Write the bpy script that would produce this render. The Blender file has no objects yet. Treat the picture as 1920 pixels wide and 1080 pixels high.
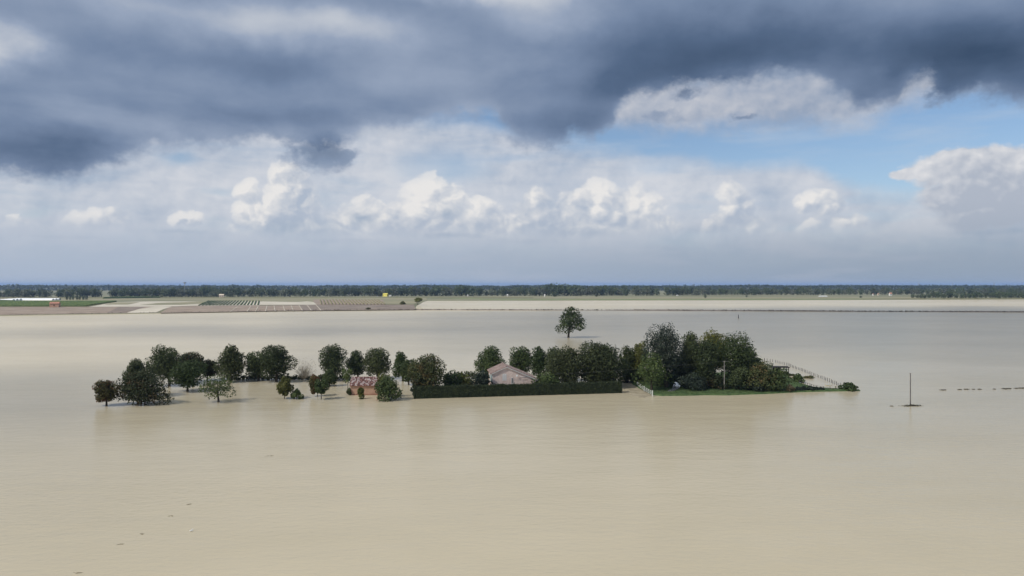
import bpy, bmesh, math, random
import numpy as np
from mathutils import Vector, Matrix

sc = bpy.context.scene
COL = sc.collection

# ------------------------------------------------------------------ camera
CAM_H = 26.0
FPX = 1387.0                 # focal length in pixels of a 1920 wide frame
HORIZON = 533.5
cam_d = bpy.data.cameras.new("camera")
cam = bpy.data.objects.new("camera", cam_d)
COL.objects.link(cam)
cam_d.sensor_width = 36.0
cam_d.lens = FPX / 1920.0 * 36.0
cam_d.clip_start = 0.5
cam_d.clip_end = 60000.0
PITCH = math.atan((540.0 - HORIZON) / FPX)
cam.location = (0, 0, CAM_H)
cam.rotation_euler = (math.pi / 2 - PITCH, 0, 0)
sc.camera = cam

# ------------------------------------------------------------------ view, sun
sc.view_settings.view_transform = 'Standard'
sc.view_settings.look = 'None'
sc.view_settings.gamma = 1.0
sc.view_settings.exposure = 0.0
sc.view_settings.use_curve_mapping = False
sc.render.engine = 'CYCLES'
sc.cycles.max_bounces = 6
sc.cycles.transparent_max_bounces = 12
sc.cycles.volume_bounces = 0
sc.cycles.use_denoising = True

SUN_EL = math.radians(44)
SUN_AZ = math.radians(-121)       # measured from +Y towards +X: the sun stands on the left, a little behind the camera
sd = Vector((math.sin(SUN_AZ) * math.cos(SUN_EL), math.cos(SUN_AZ) * math.cos(SUN_EL), math.sin(SUN_EL)))
sun_d = bpy.data.lights.new("sun", 'SUN')
sun_d.energy = 5.0
sun_d.angle = math.radians(3.0)
sun_d.color = (1.0, 0.95, 0.86)
sun = bpy.data.objects.new("sun", sun_d)
sun.rotation_euler = (-sd).to_track_quat('-Z', 'Y').to_euler()
COL.objects.link(sun)


def srgb(r, g, b):
    f = lambda c: (c / 255.0) / 12.92 if c / 255.0 <= 0.04045 else ((c / 255.0 + 0.055) / 1.055) ** 2.4
    return (f(r), f(g), f(b))


# ------------------------------------------------------------------ small node-expression helper
class Ex:
    def __init__(s, T, sock): s.T = T; s.s = sock
    def _m(s, op, *a, clamp=False):
        n = s.T.nodes.new('ShaderNodeMath'); n.operation = op; n.use_clamp = clamp
        for i, v in enumerate((s,) + a):
            if isinstance(v, Ex): s.T.links.new(v.s, n.inputs[i])
            else: n.inputs[i].default_value = float(v)
        return Ex(s.T, n.outputs[0])
    def __add__(s, o): return s._m('ADD', o)
    __radd__ = __add__
    def __mul__(s, o): return s._m('MULTIPLY', o)
    __rmul__ = __mul__
    def __sub__(s, o): return s._m('SUBTRACT', o)
    def __rsub__(s, o): return (s * -1.0) + o
    def __truediv__(s, o): return s._m('DIVIDE', o)
    def mx(s, o): return s._m('MAXIMUM', o)
    def mn(s, o): return s._m('MINIMUM', o)
    def pw(s, o): return s._m('POWER', o)
    def sat(s): return s._m('ADD', 0.0, clamp=True)
    def ss(s, lo, hi, a=0.0, b=1.0):
        n = s.T.nodes.new('ShaderNodeMapRange'); n.interpolation_type = 'SMOOTHSTEP'
        s.T.links.new(s.s, n.inputs[0])
        for i, v in zip((1, 2, 3, 4), (lo, hi, a, b)):
            if isinstance(v, Ex): s.T.links.new(v.s, n.inputs[i])
            else: n.inputs[i].default_value = v
        return Ex(s.T, n.outputs[0])


def vcomb(T, x, y, z):
    n = T.nodes.new('ShaderNodeCombineXYZ')
    for i, v in enumerate((x, y, z)):
        if isinstance(v, Ex): T.links.new(v.s, n.inputs[i])
        else: n.inputs[i].default_value = v
    return n.outputs[0]


def noise(T, vec, scale, detail=6, rough=0.55, dist=0.0, color=False):
    n = T.nodes.new('ShaderNodeTexNoise')
    n.inputs['Scale'].default_value = scale; n.inputs['Detail'].default_value = detail
    n.inputs['Roughness'].default_value = rough; n.inputs['Distortion'].default_value = dist
    T.links.new(vec, n.inputs['Vector'])
    return n.outputs['Color'] if color else Ex(T, n.outputs[0])


def vmath(T, op, a, b=None):
    n = T.nodes.new('ShaderNodeVectorMath'); n.operation = op
    for i, v in enumerate((a, b)):
        if v is None: continue
        if isinstance(v, (tuple, list)): n.inputs[i].default_value = v
        elif isinstance(v, (int, float)): n.inputs[3].default_value = v
        else: T.links.new(v, n.inputs[i])
    return n


def mixc(T, fac, a, b):
    n = T.nodes.new('ShaderNodeMix'); n.data_type = 'RGBA'; n.clamp_factor = True
    if isinstance(fac, Ex): T.links.new(fac.s, n.inputs[0])
    else: n.inputs[0].default_value = fac
    for i, v in ((6, a), (7, b)):
        if isinstance(v, (tuple, list)): n.inputs[i].default_value = (*v[:3], 1)
        else: T.links.new(v, n.inputs[i])
    return n.outputs[2]


# ------------------------------------------------------------------ sky
world = bpy.data.worlds.new("World")
sc.world = world
world.use_nodes = True
W = world.node_tree
W.nodes.clear()


def az_of(px): return math.atan((px - 960.0) / FPX)
def tt_of(px, py): return (HORIZON - py) / FPX * math.cos(az_of(px))


tc = W.nodes.new('ShaderNodeTexCoord')
nv = vmath(W, 'NORMALIZE', tc.outputs['Generated'])
sep = W.nodes.new('ShaderNodeSeparateXYZ'); W.links.new(nv.outputs[0], sep.inputs[0])
dx, dy, dz = (Ex(W, o) for o in sep.outputs)
hh = (dx * dx + dy * dy).pw(0.5).mx(1e-4)
az = dx._m('ARCTAN2', dy)
t = (dz / hh).mn(1.2).mx(-0.05)
ux, uy = dx / hh, dy / hh
# cylinder coordinates for upright clouds, plane coordinates for the cloud ceiling
cyl = vcomb(W, ux, uy, t * 1.25)
pz = dz.mx(0.0) + 0.085
pln = vcomb(W, dx / pz, dy / pz, 0.0)

wn = noise(W, cyl, 7.0, 5, 0.55, color=True)
ws = W.nodes.new('ShaderNodeSeparateXYZ'); W.links.new(wn, ws.inputs[0])
wx, wy = Ex(W, ws.outputs[0]) - 0.5, Ex(W, ws.outputs[1]) - 0.5
wn2 = noise(W, cyl, 30.0, 6, 0.6, color=True)
ws2 = W.nodes.new('ShaderNodeSeparateXYZ'); W.links.new(wn2, ws2.inputs[0])
wx2, wy2 = Ex(W, ws2.outputs[0]) - 0.5, Ex(W, ws2.outputs[1]) - 0.5


def curve(pts, a, pad):
    """height above the horizon (tan) of a line given by points in the frame, carried on level outside it"""
    n = W.nodes.new('ShaderNodeFloatCurve')
    c = n.mapping.curves[0]
    A0, A1 = -0.75, 0.75
    P = [((az_of(x) - A0) / (A1 - A0), tt_of(x, y) / 0.45) for x, y in pts]
    P = [(0.0, pad[0])] + P + [(1.0, pad[1])]
    c.points[0].location = P[0]; c.points[1].location = P[-1]
    for p in P[1:-1]: c.points.new(*p)
    n.mapping.use_clip = False
    n.mapping.update()
    x = (a - A0) / (A1 - A0)
    W.links.new(x.sat().s, n.inputs['Value'])
    return Ex(W, n.outputs[0]) * 0.45


def blob(a, tv, px, py, rx, ry, prev=0.0):
    """1 at the middle of an ellipse, 0 on its rim, negative outside"""
    ca, ct = az_of(px), tt_of(px, py)
    k = math.cos(ca)
    q = vmath(W, 'MULTIPLY', vmath(W, 'SUBTRACT', vcomb(W, a, tv, prev), (ca, ct, 0)).outputs[0],
              (FPX / (rx * k * k), FPX / (ry * k), 0))
    return 1.0 - Ex(W, vmath(W, 'LENGTH', q.outputs[0]).outputs['Value'])


STAGE = [0.0]      # last finished value: lists of blobs wait for it, so that few values are alive at once


def blobs(a, tv, L):
    r = None
    for b in L:
        e = blob(a, tv, *b[:4], prev=STAGE[0] if r is None else r)      # z is scaled away; it only keeps the order
        r = e if r is None else r.mx(e)
    STAGE[0] = r
    return r


def bsum(a, tv, L):
    r = None
    for b in L:
        e = blob(a, tv, *b[:4], prev=STAGE[0] if r is None else r).ss(0.0, 1.0) * b[4]
        r = e if r is None else r + e
    STAGE[0] = r
    return r


K = 10.0     # cloud colours are divided by the Background strength of 0.1
def cc(r, g, b): return tuple(v * K for v in srgb(r, g, b))


skyn = W.nodes.new('ShaderNodeTexSky'); skyn.sky_type = 'NISHITA'; skyn.sun_disc = False
skyn.sun_elevation = SUN_EL
skyn.sun_rotation = SUN_AZ
skyn.air_density = 1.0; skyn.dust_density = 0.6; skyn.ozone_density = 1.5
clear = vmath(W, 'MULTIPLY', skyn.outputs[0], (0.92, 1.0, 1.10)).outputs[0]

aw = az + wx * 0.05 + wx2 * 0.012
tw = t + wy * 0.035 + wy2 * 0.012
n_big = noise(W, cyl, 3.2, 5, 0.5)
n_mid = noise(W, cyl, 11.0, 7, 0.55)
n_str = noise(W, vcomb(W, ux, uy, t * 6.0), 6.0, 6, 0.55)       # flat streaks


def puffs(v):
    """rounded cauliflower lumps of three sizes, 0..1"""
    tot = None
    for scl, amp in ((20.0, 0.55), (47.0, 0.30), (110.0, 0.15)):
        n = W.nodes.new('ShaderNodeTexVoronoi'); n.feature = 'F1'; n.voronoi_dimensions = '3D'
        n.inputs['Scale'].default_value = scl
        W.links.new(v, n.inputs['Vector'])
        e = Ex(W, n.outputs['Distance']) * -amp + amp * 0.9
        tot = e if tot is None else tot + e
    return tot


pw_x, pw_z = wx * 0.05 + wx2 * 0.020, wy * 0.05 + wy2 * 0.020
n_puf = puffs(vmath(W, 'ADD', cyl, vcomb(W, pw_x, pw_x, pw_z)).outputs[0])
n_puf2 = puffs(vmath(W, 'ADD', cyl, vcomb(W, pw_x - 0.007, pw_x, pw_z + 0.009)).outputs[0])
emb = (n_puf - n_puf2)                                     # >0 on the sides of the puffs that face the light

# 1 clear sky paled towards the horizon
col = clear
# 2 thin veil and far stratus
col = mixc(W, (n_str.ss(0.45, 0.75) * 0.4 + t.ss(0.24, 0.0) * 0.35).sat(), col, cc(186, 199, 215))

# 3 the grey-white sheet behind everything, open only at the blue gaps
s_top = curve([(0, 180), (500, 190), (700, 205), (900, 230), (1020, 262), (1150, 284), (1300, 292), (1340, 306), (1440, 302), (1490, 296),
               (1540, 304), (1580, 334), (1640, 350), (1690, 352), (1740, 348), (1920, 345)], az + wx * 0.05, (0.55, 0.35))
s_m = (s_top - tw + (n_mid - 0.5) * 0.02).ss(-0.006, 0.022)
holes = bsum(aw, tw, [(830, 312, 130, 52, 1.0), (335, 292, 60, 22, 0.7), (1240, 318, 110, 22, 0.45), (60, 395, 60, 16, 0.4), (410, 355, 60, 14, 0.4),
                      (960, 300, 90, 14, 0.35)])
s_m = (s_m * (1.0 - holes)).sat() * (n_str.ss(0.30, 0.5) * 0.25 + 0.75)
n_lo = noise(W, vmath(W, 'ADD', cyl, vcomb(W, wx * 0.1, 0.0, wy * 0.04)).outputs[0], 8.0, 4, 0.5)
sh = (n_lo - 0.5) * 2.0 + (n_str - 0.5) * 1.3 + emb * 0.9 + 0.55
sheet = mixc(W, sh.sat(), cc(168, 181, 200), cc(210, 213, 220))
col = mixc(W, s_m * 0.95, col, sheet)

# 3b cloud bank at the right edge
bank = blobs(aw, tw, [(1860, 318, 205, 48), (1980, 330, 200, 70), (1850, 380, 170, 60), (1720, 328, 70, 14)])
b_m = (bank + (n_puf - 0.45) * 0.7 + (n_mid - 0.5) * 0.5).ss(-0.04, 0.22)
b_s = (emb * 1.6 + (n_lo - 0.5) * 1.2 + (t - tt_of(1850, 345)) * 12.0 + 0.35).sat()
col = mixc(W, b_m, col, mixc(W, b_s, cc(176, 184, 198), cc(226, 226, 228)))

# 4 cumulus: every cloud is a heap of round puffs on a flat base; the light comes from the upper left
BODIES = [(462, 436, 40, 98), (535, 438, 80, 128), (800, 442, 92, 118), (690, 442, 90, 78), (905, 442, 76, 72), (1008, 446, 68, 96), (1118, 434, 118, 98), (1375, 438, 62, 84),
          (1446, 442, 26, 22), (1520, 438, 24, 26), (1592, 428, 30, 22), (1535, 392, 46, 46), (190, 436, 68, 52), (36, 436, 34, 44), (348, 414, 34, 24),
          (1120, 440, 32, 28), (1255, 432, 36, 26), (820, 448, 170, 30)]
rp = random.Random(4)
PUFFS = []
for cx_, by_, hw_, hh_ in BODIES:
    hh_ *= 1.12
    r0 = max(15.0, min(hw_, hh_) * 0.44)
    nb = max(2, round(2 * hw_ / (0.95 * r0)))
    for q in range(nb):
        f = (q + 0.5) / nb * 2 - 1
        r_ = r0 * rp.uniform(0.75, 1.3)
        top = hh_ * (1 - abs(f + rp.uniform(-0.2, 0.2)) ** 1.8) * rp.uniform(0.75, 1.0)
        PUFFS.append((cx_ + f * max(2.0, hw_ - r_ * 0.6), by_ - max(top - r_, r_ * 0.35), r_))
        if top > 2.4 * r_: PUFFS.append((cx_ + f * hw_ * 0.65, by_ - top * 0.42, r_ * 1.2))


def heap(a, tv):
    r = None
    for cx_, cy_, r_ in PUFFS:
        ca, ct = az_of(cx_), tt_of(cx_, cy_); k = math.cos(ca); sx_, sy_ = FPX / (r_ * k * k), FPX / (r_ * k * 0.92)
        n = vmath(W, 'MULTIPLY_ADD', vcomb(W, a, tv, STAGE[0]), (sx_, sy_, 0))
        n.inputs[2].default_value = (-ca * sx_, -ct * sy_, 0)
        L_ = Ex(W, vmath(W, 'LENGTH', n.outputs[0]).outputs['Value'])
        r = L_ if r is None else r.mn(L_)
        STAGE[0] = r
    r = 1.0 - r
    STAGE[0] = r
    return r


a4 = az + wx * 0.035 + wx2 * 0.016; t4 = t + wy * 0.03 + wy2 * 0.016
hp = heap(a4, t4)
hp2 = heap(a4 - 0.007, t4 + 0.006)
frm = (hp - hp2).mx(-0.8).mn(0.8)
col = mixc(W, (hp + (n_mid - 0.5) * 0.8).ss(-1.2, 0.30) * 0.45, col, cc(210, 214, 222))
h_f = hp + 0.10 + (n_puf - 0.42) * 0.85 + (n_mid - 0.5) * 0.6
h_m = h_f.ss(-0.08, 0.16) * h_f.ss(0.0, 0.6, 0.6, 1.0) * (t4 - tt_of(960, 446)).ss(-0.004, 0.020)
h_s = (frm * 0.75 + emb * 2.0 + (n_lo - 0.5) * 1.3 + (n_mid - 0.5) * 1.3 + (t - tt_of(900, 400)) * 4.0 + 0.52).sat()
col = mixc(W, h_m * (h_s * 0.35 + 0.60), col, mixc(W, h_s, cc(166, 179, 198), cc(234, 232, 230)))
# 4b grey flat bases and shaded flanks
gre = bsum(aw, t + wy2 * 0.01, [(560, 430, 110, 28, 0.8), (690, 412, 50, 24, 0.9), (840, 398, 46, 20, 0.55), (850, 442, 90, 8, 0.8), (330, 434, 120, 7, 0.55), (640, 452, 180, 8, 0.4),
                                (1090, 438, 110, 14, 0.5), (1330, 430, 70, 18, 0.45), (1450, 410, 60, 12, 0.4), (1860, 434, 130, 9, 0.7), (1000, 452, 120, 8, 0.4), (120, 445, 120, 7, 0.4)])
col = mixc(W, (gre * (0.75 + emb * -1.0 + (n_mid - 0.5))).sat(), col, cc(158, 174, 194))

# 5 low haze over the horizon
col = mixc(W, (t - (n_str - 0.5) * 0.04).ss(0.105, 0.015), col, mixc(W, n_str.ss(0.45, 0.65) * 0.25, mixc(W, az.ss(-0.5, 0.6), cc(174, 186, 203), cc(152, 166, 183)), cc(188, 192, 204)))

# 6 pale cloud under the dark ceiling at the right
m_lo = curve([(700, 150), (1000, 200), (1080, 222), (1200, 234), (1400, 238), (1500, 232), (1600, 220), (1680, 196), (1740, 172), (1790, 160), (1920, 150)], az + wx * 0.04 + wx2 * 0.02, (0.6, 0.6))
m_m = (t + wy * 0.02 + wy2 * 0.03 + (n_mid - 0.5) * 0.03 - m_lo).ss(-0.022, 0.014)
m_s = ((n_lo - 0.5) * 1.8 + (n_mid - 0.5) * 1.8 + emb * 1.1 + blob(aw, tw, 1370, 195, 170, 50).mx(0.0) * 0.7 + 0.25).sat()
col = mixc(W, m_m * 0.96, col, mixc(W, m_s, cc(152, 165, 186), cc(198, 200, 207)))

# 7 the dark ceiling
e_x = az + wx * 0.035 + wx2 * 0.02
edge = curve([(0, 332), (70, 340), (160, 326), (215, 318), (250, 296), (310, 272), (380, 264), (460, 264), (530, 266), (560, 280), (600, 284), (645, 268), (700, 246), (760, 240), (850, 222), (925, 222), (955, 248), (1010, 276),
              (1060, 262), (1110, 262), (1145, 248), (1160, 215), (1200, 184), (1290, 164), (1400, 148), (1500, 148), (1555, 182), (1610, 206), (1670, 196),
              (1700, 160), (1730, 146), (1760, 170), (1790, 190), (1850, 178), (1900, 200), (1990, 205)], e_x, (0.30, 0.42))
lobes = blobs(az + wx * 0.05 + wx2 * 0.07, t + wy * 0.03 + wy2 * 0.05, [(588, 284, 74, 46), (570, 258, 90, 34), (652, 290, 44, 18), (1245, 220, 44, 19), (1395, 224, 26, 8), (1290, 176, 40, 26), (1000, 258, 70, 36), (1620, 190, 80, 36), (1790, 178, 50, 26)])
d_soft = noise(W, cyl, 18.0, 6, 0.6)
d_fine = noise(W, cyl, 55.0, 7, 0.62)
d_m = (t + wy * 0.022 + wy2 * 0.040 + (d_soft - 0.5) * 0.045 + (d_fine - 0.5) * 0.02 - edge).ss(-0.012, 0.016)
l_m = (lobes + (d_soft - 0.5) * 2.2 + (d_fine - 0.5) * 1.0).ss(-0.1, 0.75) * 0.80
d_m = d_m.mx(l_m)
pn = noise(W, pln, 0.55, 5, 0.5, 0.6)
pn2 = noise(W, pln, 1.5, 7, 0.55, 0.3)
light = bsum(az + wx * 0.16, t + wy * 0.07, [(-20, 95, 210, 75, 0.55), (330, 15, 560, 55, 0.22), (620, 60, 300, 60, 0.30), (200, 215, 260, 42, 0.14), (1000, 30, 150, 60, 0.22), (900, -20, 300, 50, 0.5),
                                             (780, 150, 260, 60, 0.10), (1640, 110, 190, 40, -0.02), (740, 248, 200, 22, 0.16)])
darkb = bsum(az + wx * 0.16, t + wy * 0.07, [(600, 285, 110, 48, 0.42), (100, 290, 260, 75, 0.30), (1200, 170, 330, 70, 0.22), (1350, 90, 480, 130, 0.42), (1820, 110, 330, 140, 0.42), (1060, 240, 180, 45, 0.22),
                                             (420, 110, 380, 48, 0.16), (1600, 195, 110, 35, 0.12), (560, 230, 330, 34, 0.12)])
bri = 0.555 + az.ss(0.15, -0.5) * 0.035 + light - darkb + (pn - 0.5) * 0.55 + (pn2 - 0.5) * 0.36 + (n_mid - 0.5) * 0.22 + (n_lo - 0.5) * 0.16
bri = bri + (edge - t).ss(-0.035, 0.0) * (0.06 + (n_mid - 0.35) * 0.5)
ramp = W.nodes.new('ShaderNodeValToRGB')
cr = ramp.color_ramp
stops = [(0.0, (58, 78, 105)), (0.25, (84, 104, 133)), (0.5, (117, 135, 163)), (0.75, (150, 164, 187)), (1.0, (192, 198, 208))]
cr.elements[0].position = 0; cr.elements[1].position = 1
for p, _ in stops[1:-1]: cr.elements.new(p)
for e, (p, c) in zip(cr.elements, stops): e.color = (*srgb(*c), 1)
W.links.new(bri.sat().s, ramp.inputs[0])
ceil_c = vmath(W, 'MULTIPLY', ramp.outputs[0], (K, K, K)).outputs[0]
col = mixc(W, d_m * 0.985, col, ceil_c)

# below the horizon: the same pale haze
col = mixc(W, t.ss(0.0, -0.01), col, cc(160, 172, 188))
bg = W.nodes.new('ShaderNodeBackground'); bg.inputs['Strength'].default_value = 0.1
W.links.new(col, bg.inputs['Color'])
wo = W.nodes.new('ShaderNodeOutputWorld'); W.links.new(bg.outputs[0], wo.inputs['Surface'])
world.cycles.sampling_method = 'MANUAL'
world.cycles.sample_map_resolution = 512


# ================================================================== materials
def new_mat(name):
    m = bpy.data.materials.new(name); m.use_nodes = True
    m.node_tree.nodes.clear()
    return m, m.node_tree


def out(T, sh):
    o = T.nodes.new('ShaderNodeOutputMaterial'); T.links.new(sh, o.inputs['Surface'])


def geo_pos(T):
    n = T.nodes.new('ShaderNodeNewGeometry'); return n.outputs['Position']


def principled(T, col, rough=0.8, spec=0.3, normal=None):
    p = T.nodes.new('ShaderNodeBsdfPrincipled')
    if isinstance(col, (tuple, list)): p.inputs['Base Color'].default_value = (*col[:3], 1)
    else: T.links.new(col, p.inputs['Base Color'])
    if isinstance(rough, Ex): T.links.new(rough.s, p.inputs['Roughness'])
    else: p.inputs['Roughness'].default_value = rough
    p.inputs['Specular IOR Level'].default_value = spec
    if normal is not None: T.links.new(normal, p.inputs['Normal'])
    return p


def simple_mat(name, a, b, scale=1.0, rough=0.85, stretch=(1, 1, 1), spec=0.2, detail=5, lo=0.35, hi=0.65):
    """two colours mixed by a noise over real positions"""
    m, T = new_mat(name)
    v = vmath(T, 'MULTIPLY', geo_pos(T), stretch).outputs[0]
    n = noise(T, v, scale, detail, 0.6)
    out(T, principled(T, mixc(T, n.ss(lo, hi), a, b), rough, spec).outputs[0])
    return m


def leaf_mat(name, cols, top=None, trans=0.25, vary=0.7):
    """foliage: every leaf patch picks its own tone; clumps drift between the colours"""
    m, T = new_mat(name)
    g = T.nodes.new('ShaderNodeNewGeometry')
    r = Ex(T, g.outputs['Random Per Island'])
    oi = T.nodes.new('ShaderNodeObjectInfo')
    o = Ex(T, oi.outputs['Random'])
    n = noise(T, g.outputs['Position'], 0.9, 3, 0.6)
    f = ((n - 0.5) * 1.6 + r * vary + 0.5 - vary / 2).sat()
    c = mixc(T, f, cols[0], cols[1])
    if len(cols) > 2:
        n3 = noise(T, g.outputs['Position'], 0.45, 3, 0.6)
        c = mixc(T, ((n3 - 0.52) * 5.0 + (r - 0.5) * 0.9).sat(), c, cols[2])
    h = T.nodes.new('ShaderNodeHueSaturation')
    T.links.new(((o - 0.5) * 0.03 + 0.5).s, h.inputs['Hue'])
    T.links.new(((o * 7.3)._m('FRACT') * 0.35 + 0.82).s, h.inputs['Value'])
    T.links.new(c, h.inputs['Color'])
    d = principled(T, h.outputs[0], 0.6, 0.25)
    tr = T.nodes.new('ShaderNodeBsdfTranslucent')
    T.links.new(h.outputs[0], tr.inputs['Color'])
    mx = T.nodes.new('ShaderNodeMixShader'); mx.inputs[0].default_value = trans
    T.links.new(d.outputs[0], mx.inputs[1]); T.links.new(tr.outputs[0], mx.inputs[2])
    out(T, mx.outputs[0])
    return m


def lin(r, g, b): return (r, g, b)


M = {}
M['dark_green'] = leaf_mat('dark_green_leaves', [(0.036, 0.050, 0.022), (0.098, 0.122, 0.048)])
M['mid_green'] = leaf_mat('mid_green_leaves', [(0.035, 0.058, 0.019), (0.096, 0.131, 0.045)])
M['light_green'] = leaf_mat('light_green_leaves', [(0.052, 0.081, 0.025), (0.132, 0.172, 0.057)])
M['olive'] = leaf_mat('olive_leaves', [(0.065, 0.081, 0.021), (0.169, 0.169, 0.044)])
M['yellow_top'] = leaf_mat('yellow_green_leaves', [(0.070, 0.084, 0.020), (0.210, 0.210, 0.039)])
M['red_green'] = leaf_mat('reddening_leaves', [(0.062, 0.070, 0.022), (0.119, 0.112, 0.037), (0.237, 0.112, 0.050)])
M['dark_red'] = leaf_mat('dark_reddish_leaves', [(0.025, 0.036, 0.016), (0.065, 0.076, 0.032), (0.104, 0.061, 0.032)])
M['brown_tip'] = leaf_mat('browning_leaves', [(0.042, 0.054, 0.021), (0.105, 0.117, 0.042), (0.165, 0.105, 0.048)])
M['grey_green'] = leaf_mat('grey_green_leaves', [(0.022, 0.036, 0.025), (0.068, 0.088, 0.062)])
M['bare_tan'] = leaf_mat('thin_tan_leaves', [(0.110, 0.100, 0.050), (0.220, 0.190, 0.110)])
M['hedge'] = leaf_mat('hedge_leaves', [(0.020, 0.032, 0.016), (0.061, 0.081, 0.036)])
M['far_leaf'] = leaf_mat('far_tree_leaves', [(0.040, 0.060, 0.030), (0.105, 0.135, 0.068)], trans=0.25, vary=0.3)
M['far_grey'] = leaf_mat('far_willow_leaves', [(0.060, 0.078, 0.050), (0.170, 0.185, 0.125)], trans=0.25, vary=0.3)
M['far_wood'] = leaf_mat('far_wood_leaves', [(0.014, 0.026, 0.016), (0.038, 0.055, 0.030)], trans=0.1, vary=0.3)
M['bark'] = simple_mat('bark', (0.035, 0.028, 0.022), (0.10, 0.085, 0.065), 3.0, stretch=(1, 1, 0.3))
M['bark_orange'] = simple_mat('orange_bark', (0.16, 0.07, 0.03), (0.26, 0.12, 0.05), 3.0)
M['bark_pale'] = simple_mat('pale_bark', (0.18, 0.16, 0.13), (0.36, 0.33, 0.27), 3.0)

# --- muddy flood water: a cream-brown body under a thin mirror of the sky, wind ripples as relief
m, T = new_mat('muddy_flood_water')
pos = geo_pos(T)
sep = T.nodes.new('ShaderNodeSeparateXYZ'); T.links.new(pos, sep.inputs[0])
px_, py_ = Ex(T, sep.outputs[0]), Ex(T, sep.outputs[1])
n_sed = noise(T, vmath(T, 'MULTIPLY', pos, (0.35, 1.0, 1.0)).outputs[0], 0.012, 5, 0.55, 0.6)
n_sed2 = noise(T, vmath(T, 'MULTIPLY', pos, (0.6, 1.0, 1.0)).outputs[0], 0.06, 5, 0.55, 0.8)
sed = ((n_sed - 0.5) * 2.4 + (n_sed2 - 0.5) * 1.2 + 0.5).sat()
mud = mixc(T, sed, (0.562, 0.492, 0.345), (0.640, 0.560, 0.402))
vr = vmath(T, 'MULTIPLY', pos, (0.55, 1.0, 1.0)).outputs[0]
rip = noise(T, vr, 1.3, 3, 0.55, 0.3)
rip2 = noise(T, vmath(T, 'MULTIPLY', pos, (0.8, 1.0, 1.0)).outputs[0], 4.0, 2, 0.5)
swl = noise(T, vmath(T, 'MULTIPLY', pos, (0.4, 1.0, 1.0)).outputs[0], 0.28, 3, 0.5)
gust = noise(T, vmath(T, 'MULTIPLY', pos, (0.3, 1.0, 1.0)).outputs[0], 0.022, 4, 0.55, 0.5)
gst = gust.ss(0.32, 0.68, 0.55, 1.15)
hgt = (rip * 0.14 + rip2 * 0.035 + swl * 0.22) * gst
bp = T.nodes.new('ShaderNodeBump'); bp.inputs['Strength'].default_value = 1.0; bp.inputs['Distance'].default_value = 0.55
T.links.new(hgt.s, bp.inputs['Height'])
df = T.nodes.new('ShaderNodeBsdfDiffuse'); T.links.new(mud, df.inputs['Color'])
gl = T.nodes.new('ShaderNodeBsdfGlossy'); T.links.new(bp.outputs[0], gl.inputs['Normal'])
T.links.new(gust.ss(0.3, 0.7, 0.11, 0.20).s, gl.inputs['Roughness'])
fr = T.nodes.new('ShaderNodeFresnel'); fr.inputs['IOR'].default_value = 1.333
T.links.new(bp.outputs[0], fr.inputs['Normal'])
mx = T.nodes.new('ShaderNodeMixShader')
T.links.new((Ex(T, fr.outputs[0]) * 0.92).mn(0.46).s, mx.inputs[0])
T.links.new(df.outputs[0], mx.inputs[1]); T.links.new(gl.outputs[0], mx.inputs[2])
out(T, mx.outputs[0])
M['water'] = m

M['far_land'] = simple_mat('far_farmland', (0.15, 0.155, 0.095), (0.23, 0.22, 0.14), 0.006, stretch=(0.3, 1, 1), detail=7)
M['soil'] = simple_mat('brown_soil', (0.215, 0.170, 0.135), (0.30, 0.245, 0.195), 0.05, detail=8)
M['soil_dark'] = simple_mat('dark_brown_soil', (0.16, 0.13, 0.11), (0.24, 0.20, 0.165), 0.05, detail=8)
M['pale_mud'] = simple_mat('pale_dried_mud', (0.40, 0.37, 0.30), (0.52, 0.48, 0.40), 0.03, detail=7)
M['meadow'] = simple_mat('yellowish_meadow', (0.19, 0.185, 0.115), (0.28, 0.255, 0.165), 0.02, stretch=(0.3, 1, 1), detail=7)
M['meadow_green'] = simple_mat('green_meadow', (0.14, 0.17, 0.08), (0.21, 0.23, 0.115), 0.03, stretch=(0.3, 1, 1), detail=7)
M['vine'] = simple_mat('vineyard_leaves', (0.045, 0.075, 0.025), (0.10, 0.135, 0.045), 0.4, detail=6)
M['crop_dry'] = simple_mat('dry_crop', (0.13, 0.13, 0.06), (0.22, 0.20, 0.11), 0.4, detail=6)
M['grass'] = simple_mat('short_green_grass', (0.045, 0.085, 0.030), (0.090, 0.135, 0.050), 0.8, detail=8)
M['blade'] = leaf_mat('grass_blades', [(0.050, 0.085, 0.030), (0.120, 0.150, 0.060)])
M['dry_blade'] = leaf_mat('dry_reed_blades', [(0.035, 0.032, 0.020), (0.095, 0.085, 0.050)])
M['track'] = simple_mat('muddy_track', (0.29, 0.25, 0.18), (0.42, 0.37, 0.27), 0.6, detail=7)
M['puddle'] = simple_mat('pale_puddle', (0.22, 0.24, 0.23), (0.32, 0.34, 0.33), 0.8, rough=0.2, spec=0.6)
M['white_paint'] = simple_mat('white_paint', (0.62, 0.64, 0.60), (0.80, 0.80, 0.77), 4.0, rough=0.5)
M['post_wood'] = simple_mat('weathered_wood', (0.045, 0.040, 0.035), (0.10, 0.088, 0.075), 5.0)
M['dark_wood'] = simple_mat('dark_shed_wood', (0.012, 0.010, 0.010), (0.035, 0.030, 0.028), 3.0)
M['pole'] = simple_mat('grey_pole', (0.20, 0.19, 0.175), (0.32, 0.30, 0.275), 3.0, stretch=(1, 1, 0.2))
M['pole_dark'] = simple_mat('brown_pole', (0.11, 0.10, 0.09), (0.19, 0.175, 0.16), 3.0, stretch=(1, 1, 0.2))
M['wire'] = simple_mat('grey_cable', (0.20, 0.20, 0.19), (0.28, 0.28, 0.27), 1.0)
M['shutter_grey'] = simple_mat('pale_shutter', (0.72, 0.70, 0.68), (0.80, 0.78, 0.76), 4.0)
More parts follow.
